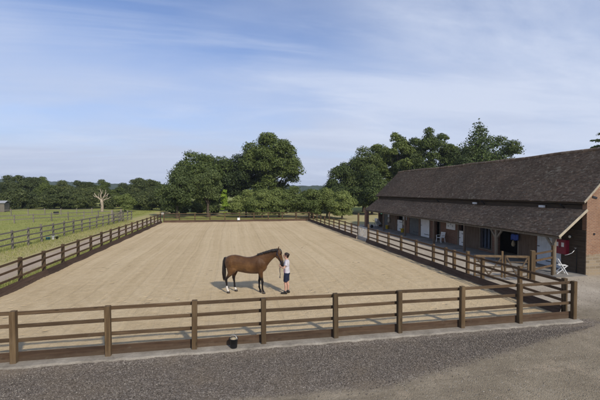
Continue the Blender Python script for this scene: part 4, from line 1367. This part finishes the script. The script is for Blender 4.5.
# bleached dead tree
rd_ = np.random.RandomState(9)
dp = spot(102, 70)
t = thing('dead_tree', 'bleached bare dead tree with stubby forked limbs at the wood edge', 'tree', (dp.x, dp.y, float(ground_z(dp.x, dp.y))))
t.scale = (.86, .86, .92)
m = MB()
m.tube([(0, 0, -.3), (0, 0, .4), (.05, 0, 1.2), (-.05, 0, 2.2), (-.1, 0, 2.7)], [.42, .32, .27, .34, .22], 10)
m.build('trunk', DEADWOOD, t, True, world=False)
for pts, rr in (([(-.1, 0, 2.4), (-.7, .1, 2.9), (-1.3, .1, 3.4), (-1.65, .1, 4.0)], [.2, .15, .11, .06]),
                ([(-.05, 0, 2.5), (-.25, -.1, 3.3), (-.1, -.1, 4.1), (-.35, -.2, 4.9)], [.2, .15, .1, .04]),
                ([(0, 0, 2.5), (.35, .1, 3.2), (.75, .1, 3.9), (.8, .1, 4.7)], [.19, .13, .09, .04]),
                ([(.1, 0, 2.3), (.8, -.1, 2.7), (1.4, -.1, 2.8), (1.9, -.2, 3.2)], [.17, .11, .08, .03]),
                ([(.35, .1, 3.2), (.9, .2, 3.4), (1.3, .2, 3.9)], [.13, .1, .04]),
                ([(-.7, .1, 2.9), (-.8, .2, 3.5), (-.6, .2, 4.1)], [.1, .07, .03]), ([(.8, -.1, 2.7), (1.2, -.3, 3.2), (1.3, -.3, 3.7)], [.08, .05, .02]), ([(-1.0, .1, 3.1), (-1.5, 0, 3.2), (-1.9, 0, 3.6)], [.08, .06, .03]), ([(-.2, -.1, 3.5), (.1, -.2, 4.0), (.25, -.2, 4.7)], [.09, .06, .02])):
    b_ = MB(); b_.tube(pts, rr, 7); b_.build('limb', DEADWOOD, t, True, world=False)


# ------------------------------------------------------------------ horse
HORSE = Vector((-11.17, 5.42, 0.03)); HEAD = math.radians(-15.5)
CO = Mat('bay_coat', 0.56, 0.22)
hx, hy, hzz = CO.sepxyz()
cn = CO.noise(2.6, 4, 0.55)
fur = CO.noise(22, 3, 0.6)
cc = CO.ramp(CO.math('ADD', CO.math('MULTIPLY', cn, .75), CO.math('MULTIPLY', fur, .25)), [(0.3, (0.042, 0.018, 0.007)), (0.52, (0.080, 0.036, 0.012)), (0.72, (0.150, 0.072, 0.024))])
flank_highlight = CO.math('MULTIPLY', CO.rng(CO.math('ABSOLUTE', CO.math('ADD', hx, .05)), .15, .60, 1, 0), CO.math('MULTIPLY', CO.rng(hzz, .82, 1.0), CO.rng(hzz, 1.12, 1.38, 1, 0)))  # golden highlight on the flank, painted into the coat colour
cc = CO.mix(CO.math('MULTIPLY', flank_highlight, CO.rng(cn, .35, .65, .25, .8)), cc, (0.190, 0.098, 0.036))
jit = CO.math('MULTIPLY', CO.math('SUBTRACT', cn, .5), .16)
zz_ = CO.math('ADD', hzz, jit)
black = (0.010, 0.007, 0.006)
cc = CO.mix(CO.rng(zz_, .62, .84, 1, 0), cc, black)                                    # black points on the legs
isf = CO.math('MULTIPLY', CO.rng(hx, 1.48, 1.62), CO.rng(zz_, 1.32, 1.58, 1, 0))        # dark muzzle
cc = CO.mix(CO.math('MULTIPLY', isf, .9), cc, (0.016, 0.013, 0.013))
hind = CO.rng(hx, 0, -.1)
nearhind = CO.rng(hy, .0, -.03)
lim = CO.math('ADD', CO.math('MULTIPLY', nearhind, .13), .17)
sock = CO.math('MULTIPLY', hind, CO.rng(CO.math('SUBTRACT', hzz, CO.math('ADD', lim, CO.math('MULTIPLY', jit, .4))), -.015, .015, 1, 0))
cc = CO.mix(sock, cc, (0.62, 0.58, 0.52))
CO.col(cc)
CO.b.inputs['Sheen Weight'].default_value = 0.08
CO.bump(fur, .003)
HAIR = Mat('black_horsehair', 0.5, 0.4)
HAIR.col(HAIR.ramp(HAIR.noise(1, 5, .6, HAIR.vec((30, 30, 3))), [(0.3, (0.006, 0.004, 0.004)), (0.7, (0.022, 0.016, 0.013))]))
HOOFM = plain('hoof_horn', (0.055, 0.045, 0.038), .5, .4, .25, 12)
EYEM = plain('eye_gloss', (0.006, 0.004, 0.003), .08, .6, .1)

horse = thing('horse', 'bay horse with black mane, dark points and white hind socks in the arena', 'horse', HORSE, HEAD)
hb = MB()
body = [(-.90, 1.42, 1.24, .07), (-.85, 1.53, 1.06, .18), (-.76, 1.59, .98, .245), (-.62, 1.635, .93, .285), (-.46, 1.65, .93, .300), (-.28, 1.625, .90, .285), (-.10, 1.585, .865, .285), (.06, 1.56, .84, .295),
        (.22, 1.565, .825, .30), (.38, 1.605, .82, .29), (.52, 1.665, .82, .26), (.66, 1.665, .84, .235), (.80, 1.60, .90, .215), (.91, 1.47, .98, .175), (.975, 1.34, 1.08, .10)]
hb.rings([((x, 0, (a + b) / 2), (0, wd, 0), (0, 0, (a - b) / 2)) for x, a, b, wd in body], 20)


def seg(T, B, wd):
    T, B = Vector((T[0], 0, T[1])), Vector((B[0], 0, B[1]))
    return ((T + B) / 2, (0, wd, 0), (T - B) / 2)


hb.rings([seg((.44, 1.62), (.88, .98), .19), seg((.60, 1.70), (.965, 1.12), .175), (seg((.80, 1.765), (1.06, 1.27), .135)), seg((1.0, 1.835), (1.17, 1.41), .105), seg((1.20, 1.895), (1.29, 1.53), .09), seg((1.38, 1.915), (1.41, 1.59), .085), seg((1.50, 1.89), (1.50, 1.62), .08)], 18)
# head hangs down from the poll: forehead line (front) and jaw line (back)
hb.rings([seg((1.43, 1.92), (1.40, 1.80), .06), seg((1.54, 1.895), (1.385, 1.70), .088), seg((1.605, 1.80), (1.39, 1.60), .105), seg((1.635, 1.70), (1.415, 1.52), .100), seg((1.660, 1.58), (1.475, 1.45), .080),
          seg((1.690, 1.45), (1.545, 1.36), .064), seg((1.715, 1.33), (1.585, 1.26), .060), seg((1.735, 1.25), (1.59, 1.18), .066), seg((1.725, 1.185), (1.61, 1.135), .052), seg((1.70, 1.155), (1.64, 1.13), .03)], 16)


def leg(pts):
    """pts: (x, y, z, r_along, r_across)"""
    hb.rings([((x, y, z), (ra, 0, 0), (0, rb, 0)) for x, y, z, ra, rb in pts], 14)


def hind_leg(y, dx):
    leg([(-.60, y * .55, 1.38, .22, .12), (-.58, y * .85, 1.20, .255, .14), (-.55, y * .95, 1.02, .225, .135), (-.56 + dx * .2, y, .88, .165, .11), (-.63 + dx * .5, y, .76, .110, .078), (-.71 + dx * .8, y, .66, .078, .056),
         (-.755 + dx, y, .60, .075, .05), (-.745 + dx, y, .53, .058, .044), (-.725 + dx, y, .40, .043, .036), (-.715 + dx, y, .27, .042, .035), (-.71 + dx, y, .20, .053, .043), (-.695 + dx, y, .155, .046, .04), (-.665 + dx, y, .09, .048, .043), (-.655 + dx, y, .05, .055, .05)])


def fore_leg(y, dx):
    leg([(.66, y * .6, 1.30, .17, .10), (.68, y * .9, 1.10, .165, .105), (.69, y, .95, .135, .09), (.70 + dx * .3, y, .82, .098, .07), (.71 + dx * .6, y, .68, .070, .056), (.715 + dx * .8, y, .57, .058, .05),
         (.72 + dx, y, .50, .062, .053), (.715 + dx, y, .43, .047, .042), (.715 + dx, y, .30, .038, .033), (.715 + dx, y, .20, .047, .040), (.735 + dx, y, .14, .042, .038), (.76 + dx, y, .08, .047, .043), (.765 + dx, y, .05, .054, .05)])


LEGS = [('h', -.17, -.06), ('h', .15, .20), ('f', -.13, .08), ('f', .13, -.11)]
for kind, y, dx in LEGS: (hind_leg if kind == 'h' else fore_leg)(y, dx)
# muscle masses: shoulder, quarters, cheek, withers
for s_ in (-1, 1):
    hb.ball((.60, s_ * .15, 1.24), (.20, .12, .27)); hb.ball((-.56, s_ * .16, 1.26), (.25, .15, .28)); hb.ball((1.455, s_ * .065, 1.625), (.10, .045, .115))
    hb.ball((1.605, s_ * .085, 1.735), (.035, .025, .03))
    # ears
    hb.rings([((1.465, s_ * .055, 1.89), (.03, 0, 0), (0, .032, 0)), ((1.475, s_ * .068, 1.95), (.026, 0, 0), (0, .034, 0)), ((1.49, s_ * .075, 2.01), (.017, 0, 0), (0, .024, 0)), ((1.505, s_ * .072, 2.06), (.004, 0, 0), (0, .005, 0))], 10)
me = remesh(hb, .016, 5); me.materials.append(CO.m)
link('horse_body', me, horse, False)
for kind, y, dx in LEGS:
    hx0 = (-.645 if kind == 'h' else .775) + dx
    m = MB(); m.rings([((hx0 - .012, y, .062), (.054, 0, .012), (0, .052, 0)), ((hx0, y, .04), (.064, 0, 0), (0, .058, 0)), ((hx0 + .008, y, -.012), (.074, 0, 0), (0, .066, 0))], 14)
    m.build('hoof', HOOFM, horse, True, world=False)
for s_ in (-1, 1):
    m = MB(); m.ball((1.60, s_ * .101, 1.735), (.024, .016, .021)); m.build('eye', EYEM, horse, True, world=False)
# mane: a fringe of locks on the near side of the crest
rm = random.Random(12)
crest = [(.56, 1.70), (.80, 1.775), (1.0, 1.845), (1.20, 1.905), (1.38, 1.93), (1.47, 1.93)]
m = MB()
for i in range(150):
    t_ = i / 149 * (len(crest) - 1); k0 = min(int(t_), len(crest) - 2); f_ = t_ - k0
    x = crest[k0][0] * (1 - f_) + crest[k0 + 1][0] * f_; z = crest[k0][1] * (1 - f_) + crest[k0 + 1][1] * f_
    ln = rm.uniform(.05, .13); sd_ = -1 if rm.random() < .85 else 1
    m.tube([(x, 0, z - .02), (x + rm.uniform(-.02, .02), sd_ * .035, z + .004), (x + rm.uniform(-.03, .03), sd_ * .085, z - ln * .45), (x + rm.uniform(-.05, .02), sd_ * .108, z - ln)], [.014, .015, .011, .003], 5)
m.build('mane', HAIR.m, horse, True, world=False)
m = MB()
for i in range(10):
    y = rm.uniform(-.05, .05)
    m.tube([(1.46, y * .6, 1.93), (1.55, y, 1.925), (1.61, y * 1.2, 1.84), (1.635, y * 1.2, 1.75 - rm.uniform(0, .05))], [.014, .016, .012, .003], 5)
m.build('forelock', HAIR.m, horse, True, world=False)
m = MB()
m.tube([(-.84, 0, 1.52), (-.905, 0, 1.50), (-.945, 0, 1.36), (-.955, 0, 1.1), (-.95, 0, .85), (-.94, 0, .66), (-.935, 0, .52)], [.035, .05, .062, .075, .08, .06, .012], 10)
for i in range(60):
    a = rm.uniform(0, 6.28); r0 = rm.uniform(.03, .07)
    dx, dy = math.cos(a) * r0, math.sin(a) * r0
    m.tube([(-.93 + dx * .6, dy * .6, 1.40), (-.953 + dx, dy, 1.1), (-.95 + dx * 1.15, dy * 1.15, .82), (-.94 + dx * .8, dy * .8, rm.uniform(.45, .62))], [.012, .016, .015, .003], 5)
m.build('tail', HAIR.m, horse, True, world=False)
# headcollar
STRAP = plain('navy_webbing', (0.02, 0.025, 0.05), .7, .3, .2, 20)
m = MB()


def strap_ring(T, B, wd, r=.012):
    c, u, v = seg(T, B, wd); c, u, v = Vector(c), Vector(u), Vector(v)
    pts = [c + u * math.cos(a) * 1.06 + v * math.sin(a) * 1.06 for a in np.linspace(0, 2 * math.pi, 21)]
    m.tube(pts, r, 6)


strap_ring((1.700, 1.42), (1.55, 1.335), .066)
strap_ring((1.47, 1.925), (1.395, 1.60), .115, .011)
for s_ in (-1, 1):
    m.tube([(1.61, s_ * .076, 1.39), (1.545, s_ * .102, 1.53), (1.475, s_ * .124, 1.66), (1.43, s_ * .115, 1.76)], .011, 6)
m.build('headcollar', STRAP, horse, True, world=False)

# ------------------------------------------------------------------ person
SKIN = plain('skin', (0.50, 0.29, 0.21), .55, .35, .08, 8)
SHIRT = Mat('tee_shirt_cotton', 0.9, 0.1)
px_, py_, pz_ = SHIRT.sepxyz()
pf = SHIRT.noise(5, 4, .6)
pk = SHIRT.math('MULTIPLY', SHIRT.rng(SHIRT.math('ADD', pz_, SHIRT.math('MULTIPLY', pf, .08)), 1.06, 1.12, 1, 0), SHIRT.rng(px_, .02, .08))
SHIRT.col(SHIRT.mix(SHIRT.math('MULTIPLY', pk, .8), SHIRT.ramp(pf, [(.3, (.44, .43, .46)), (.7, (.58, .54, .57))]), (0.42, 0.22, 0.32)))
SHIRT.bump(SHIRT.noise(9, 3, .5, dist=.6), .05)
SHORTS = plain('navy_shorts_cloth', (0.018, 0.024, 0.048), .85, .15, .3, 9)
SHOE = plain('dark_leather_shoe', (0.02, 0.017, 0.015), .5, .4, .3, 14)
PHAIR = plain('dark_brown_hair', (0.022, 0.013, 0.009), .5, .3, .4, 40)
hd = Vector((math.cos(HEAD), math.sin(HEAD), 0))
PPOS = HORSE + hd * 1.845 + Vector((0.0, -.03, 0)); PPOS.z = .025
per = thing('person', 'person in white tee shirt and navy shorts holding the horse by its headcollar', 'person', PPOS, HEAD + math.pi)
pb_ = MB()
E3 = Vector


def ring_z(z, x, rx, ry, y=0.0): return ((x, y, z), (rx, 0, 0), (0, ry, 0))


# torso, neck, head as one surface (faces +x)
pb_.rings([ring_z(.84, 0, .09, .14), ring_z(.92, -.01, .115, .168), ring_z(1.0, 0, .11, .158), ring_z(1.1, .005, .103, .145), ring_z(1.2, .01, .108, .152), ring_z(1.3, .01, .115, .17), ring_z(1.38, .0, .105, .178), ring_z(1.44, -.005, .082, .15), ring_z(1.475, 0, .06, .09), ring_z(1.50, .005, .055, .058), ring_z(1.56, .02, .053, .052), ring_z(1.60, .03, .06, .055)], 18)
pb_.rings([ring_z(1.535, .075, .045, .04), ring_z(1.56, .06, .072, .058), ring_z(1.60, .048, .090, .068), ring_z(1.645, .04, .098, .075), ring_z(1.69, .033, .100, .077), ring_z(1.735, .025, .088, .068), ring_z(1.76, .02, .058, .046), ring_z(1.772, .018, .02, .018)], 18)
pb_.rings([((.135, 0, 1.665), (.012, 0, 0), (0, .010, 0)), ((.150, 0, 1.64), (.018, 0, 0), (0, .013, 0)), ((.150, 0, 1.622), (.016, 0, 0), (0, .018, 0)), ((.132, 0, 1.61), (.01, 0, 0), (0, .012, 0))], 10)   # nose
pb_.ball((.128, 0, 1.588), (.014, .025, .008)); pb_.ball((.128, 0, 1.576), (.014, .022, .008)); pb_.ball((.105, 0, 1.548), (.025, .024, .02))   # lips, chin
for s_ in (-1, 1):
    pb_.ball((.02, s_ * .078, 1.645), (.022, .010, .032), 10, 6)
    # legs, one a little ahead
    fx = .05 if s_ > 0 else -.045
    y = s_ * .095
    pb_.tube([(0, y * .9, .92), (.01 + fx * .2, y, .75), (.015 + fx * .5, y * 1.02, .55), (.02 + fx * .7, y * 1.02, .48), (-.01 + fx * .9, y * 1.02, .34), (-.005 + fx, y, .2), (fx, y, .09), (fx, y, .06)], [.092, .082, .063, .055, .056, .043, .036, .038], 14, ref=(0, 1, 0))
    pb_.rings([((fx - .055, y, .035), (0, .03, 0), (0, 0, .03)), ((fx, y, .045), (0, .036, 0), (0, 0, .042)), ((fx + .09, y, .03), (0, .042, 0), (0, 0, .028)), ((fx + .17, y, .02), (0, .036, 0), (0, 0, .018))], 10)
    # arms reaching to the muzzle
    if s_ > 0: el, wr_, hand = E3((.10, .245, 1.155)), E3((.245, .115, 1.185)), E3((.285, .085, 1.20))       # far or near by facing: y>0 is the camera side
    else: el, wr_, hand = E3((.09, -.24, 1.16)), E3((.235, -.11, 1.205)), E3((.275, -.085, 1.225))
    pb_.tube([(0, s_ * .135, 1.425), (0, s_ * .185, 1.39), E3((.03, s_ * .215, 1.28)), el], [.055, .052, .045, .038], 12)
    pb_.ball(el, .038, 10, 8)
    pb_.tube([el, el.lerp(wr_, .35), wr_], [.038, .037, .026], 12)
    d_ = (hand - wr_).normalized(); side = E3((0, 0, 1)); nrm_ = d_.cross(side).normalized()
    pe = wr_ + d_ * .085
    pb_.rings([(wr_ - d_ * .01, side * .026, nrm_ * .02), (wr_ + d_ * .035, side * .036, nrm_ * .016), (pe, side * .040, nrm_ * .014)], 12)
    inw = nrm_ * (1 if nrm_.y * s_ < 0 else -1)
    for k_, (off_, ln) in enumerate(((.029, .066), (.010, .075), (-.010, .070), (-.029, .055))):
        a_ = pe + side * off_ - d_ * .012
        b1 = a_ + d_ * ln * .5; b2 = b1 + (d_ * .6 + inw * .8).normalized() * ln * .35; b3 = b2 + (inw - d_ * .1).normalized() * ln * .28
        pb_.tube([a_, b1, b2, b3], [.0095, .009, .0085, .007], 7)
    th = wr_ + d_ * .03 + side * .03
    pb_.tube([th, th + side * .028 + d_ * .02 + inw * .01, th + side * .036 + d_ * .05 + inw * .02, th + side * .034 + d_ * .072 + inw * .028], [.013, .012, .010, .008], 7)
me = remesh(pb_, .0085, 3); me.materials.append(SKIN)
link('person_body', me, per, False)
for s_ in (-1, 1):
    m = MB(); m.ball((.130, s_ * .032, 1.663), (.010, .012, .008), 10, 6); m.build('eye', EYEM, per, True, world=False)
m = MB()
m.rings([ring_z(.905, -.005, .135, .188), ring_z(.92, -.005, .137, .188), ring_z(1.0, .004, .134, .178), ring_z(1.1, .012, .128, .166), ring_z(1.2, .014, .128, .170), ring_z(1.3, .012, .134, .186), ring_z(1.38, .0, .122, .195), ring_z(1.44, -.004, .098, .165), ring_z(1.475, .0, .074, .105), ring_z(1.492, .003, .066, .074)], 18)
for s_ in (-1, 1):
    m.tube([(0, s_ * .11, 1.41), (0, s_ * .175, 1.395), (.015, s_ * .208, 1.31), (.03, s_ * .222, 1.25)], [.068, .070, .064, .062], 14)
me = remesh(m, .011, 4); me.materials.append(SHIRT.m); link('tee_shirt', me, per, False)
m = MB()
m.rings([ring_z(.80, 0, .12, .185), ring_z(.88, -.008, .137, .192), ring_z(.95, -.004, .132, .182), ring_z(.965, 0, .125, .172)], 18)
for s_ in (-1, 1):
    fx = .05 if s_ > 0 else -.045
    m.tube([(0, s_ * .088, .90), (.01 + fx * .2, s_ * .1, .75), (.015 + fx * .45, s_ * .106, .58), (.018 + fx * .5, s_ * .106, .535)], [.112, .108, .098, .096], 16)
me = remesh(m, .011, 4); me.materials.append(SHORTS); link('shorts', me, per, False)
for s_ in (-1, 1):
    fx = .05 if s_ > 0 else -.045; y = s_ * .095
    m = MB()
    m.rings([((fx - .085, y, .04), (0, .03, 0), (0, 0, .035)), ((fx - .05, y, .055), (0, .042, 0), (0, 0, .055)), ((fx + .02, y, .06), (0, .046, 0), (0, 0, .06)), ((fx + .08, y, .042), (0, .049, 0), (0, 0, .042)), ((fx + .15, y, .03), (0, .046, 0), (0, 0, .03)), ((fx + .20, y, .022), (0, .03, 0), (0, 0, .02))], 14)
    m.tube([(fx, y, .06), (fx - .005, y, .135)], [.05, .047], 12)
    m.build('shoe', SHOE, per, True, world=False)
m = MB()
m.rings([ring_z(1.56, -.04, .030, .05), ring_z(1.60, -.028, .058, .070), ring_z(1.65, -.016, .080, .080), ring_z(1.70, .002, .096, .083), ring_z(1.745, .012, .095, .074), ring_z(1.775, .012, .066, .052), ring_z(1.788, .010, .03, .025)], 18)
m.ball((-.085, 0, 1.70), (.045, .045, .05), 12, 8)
rh = random.Random(2)
for i in range(70):
    a = rh.uniform(-2.4, 2.4) + math.pi; 
    x0, y0 = .012 + .1 * math.cos(a), .083 * math.sin(a)
    m.tube([(.012, 0, 1.79), (x0 * .8, y0 * .8, 1.76), (x0, y0, 1.70), (x0 - .012, y0 * 1.02, 1.63 + rh.uniform(-.03, .03))], [.006, .009, .010, .004], 5)
m.build('hair', PHAIR, per, True, world=False)

# lead rope: from the headcollar ring through the hand, loose end hanging
t = thing('lead_rope', 'dark lead rope hanging from the headcollar through the hand', 'rope', HORSE, HEAD)
m = MB()
m.tube([(1.565, -.03, 1.32), (1.57, -.06, 1.22), (1.585, -.085, 1.175), (1.56, -.10, 1.12), (1.56, -.11, .98), (1.575, -.11, .84), (1.565, -.10, .74)], .014, 8)
m.tube([(1.565, -.10, .75), (1.563, -.10, .68)], [.02, .024], 8)
m.build('rope_line', ROPE, t, True, world=False)
m = MB(); m.tube([(1.562, -.028, 1.345), (1.565, -.03, 1.30)], .018, 8); m.build('snap_hook', GALV, t, True, world=False)


# ------------------------------------------------------------------ loose stones and grass
rng = np.random.RandomState(31)


def stones(name, n, pos, smin, smax, mat):
    base = np.array([(1, 0, 0), (-1, 0, 0), (0, 1, 0), (0, -1, 0), (0, 0, 1), (0, 0, -1)], float)
    tri = np.array([(0, 2, 4), (2, 1, 4), (1, 3, 4), (3, 0, 4), (2, 0, 5), (1, 2, 5), (3, 1, 5), (0, 3, 5)])
    s = smin + (smax - smin) * rng.rand(n) ** 2.2
    V = base[None] * (0.6 + 0.6 * rng.rand(n, 6, 1)) + rng.randn(n, 6, 3) * .16
    a = rng.rand(n) * 6.28
    ca, sa = np.cos(a)[:, None], np.sin(a)[:, None]
    x = V[:, :, 0] * ca - V[:, :, 1] * sa; y = V[:, :, 0] * sa + V[:, :, 1] * ca
    V = np.stack([x, y, V[:, :, 2] * .6], -1) * s[:, None, None] + pos[:, None, :]
    F = (tri[None] + (np.arange(n) * 6)[:, None, None]).reshape(-1, 3)
    me = np_mesh(name, V.reshape(-1, 3), F); me.materials.append(mat)
    return link(name, me)


STN = Mat('loose_chippings', .9, .2)
si = STN.island()
STN.col(STN.ramp(si, [(0, (.075, .063, .051)), (.5, (.145, .122, .100)), (.85, (.21, .18, .15)), (.97, (.27, .235, .19)), (1, (.38, .34, .29))]))
n = 42000
x = -17.5 + 18.4 * rng.rand(n)
edge_ = np.interp(x, [-8, .9], [-2.5, -.35])
y = -.29 + (edge_ + .29) * rng.rand(n) ** 1.15 * (1 + .12 * rng.randn(n))
y = np.minimum(y, -.26)
tag(stones('gravel', n, np.stack([x, y, ground_z(x, y) + .006], -1), .006, .026, STN.m), 'dark grey stone chippings spread along the kerb', 'gravel', kind='stuff')
PST = Mat('loose_yard_stones', .9, .15)
PST.col(PST.ramp(PST.island(), [(0, (.11, .095, .075)), (.6, (.22, .19, .15)), (1, (.42, .38, .32))]))
n = 15000
x = -15 + 23 * rng.rand(n); y = -4.6 + 9.6 * rng.rand(n)
ok = ((y < np.interp(x, [-8, .9], [-2.3, -.3])) | (x > .8)) & (x < 6.8)
x, y = x[ok], y[ok]
tag(stones('stones', len(x), np.stack([x, y, ground_z(x, y) + .003], -1), .006, .022, PST.m), 'small pale stones scattered over the dusty yard', 'stones', kind='stuff')

GR = Mat('grass_blades', .8, .15)
gi = GR.island()
GR.col(GR.ramp(GR.math('ADD', GR.math('MULTIPLY', gi, .6), GR.math('MULTIPLY', GR.noise(.25, 4, .6), .5)), [(.2, (.115, .140, .036)), (.5, (.20, .220, .058)), (.75, (.30, .295, .09)), (1, (.42, .37, .15))]))


def blades(name, pos, hmin, hmax, wd, mat):
    n = len(pos)
    a = rng.rand(n) * 6.28; h = hmin + (hmax - hmin) * rng.rand(n) ** 1.6
    lean = rng.randn(n, 2) * .45
    dx = np.stack([np.cos(a), np.sin(a), np.zeros(n)], -1) * (wd * (.5 + rng.rand(n)))[:, None]
    tip = pos + np.stack([lean[:, 0] * h, lean[:, 1] * h, h], -1)
    V = np.stack([pos - dx, pos + dx, tip], 1).reshape(-1, 3)
    me = np_mesh(name, V, np.arange(n * 3).reshape(-1, 3)); me.materials.append(mat)
    return link(name, me)


P_ = []
n = 26000                                   # strip behind the left-hand kickboard
x = -21.62 - 1.15 * rng.rand(n) ** 1.3; y = 4 + 38 * rng.rand(n) ** 1.3; P_.append((x, y))
n = 9000                                    # verge at the foot of the paddock fence
x = -25.0 - 2.0 * rng.rand(n); y = 10 + 34 * rng.rand(n); P_.append((x, y))
n = 60000                                   # field
x = -27 - 33 * rng.rand(n) ** 1.5; y = 12 + 56 * rng.rand(n); P_.append((x, y))
n = 14000                                   # beyond the far fence
x = -22 + 28 * rng.rand(n); y = 43.3 + 16 * rng.rand(n); P_.append((x, y))
x = np.concatenate([p[0] for p in P_]); y = np.concatenate([p[1] for p in P_])
pos = np.stack([x, y, ground_z(x, y) - .01], -1)
tag(blades('grass', pos, .05, .22, .012, GR.m), 'short sunburnt grass of the paddock and fence strips', 'grass', kind='stuff')



# ------------------------------------------------------------------ the air
HZ = bpy.data.materials.new('summer_haze'); HZ.use_nodes = True
ht_ = HZ.node_tree; ht_.nodes.clear()
ho = ht_.nodes.new('ShaderNodeOutputMaterial'); hv = ht_.nodes.new('ShaderNodeVolumePrincipled')
hv.inputs['Color'].default_value = (0.80, 0.88, 1.0, 1)
hv.inputs['Density'].default_value = 0.00022
hv.inputs['Anisotropy'].default_value = 0.1
ht_.links.new(hv.outputs[0], ho.inputs['Volume'])
m = MB(); m.bb(-1700, 1700, -310, 2300, -2.0, 60)
tag(m.build('haze', HZ), kind='stuff')
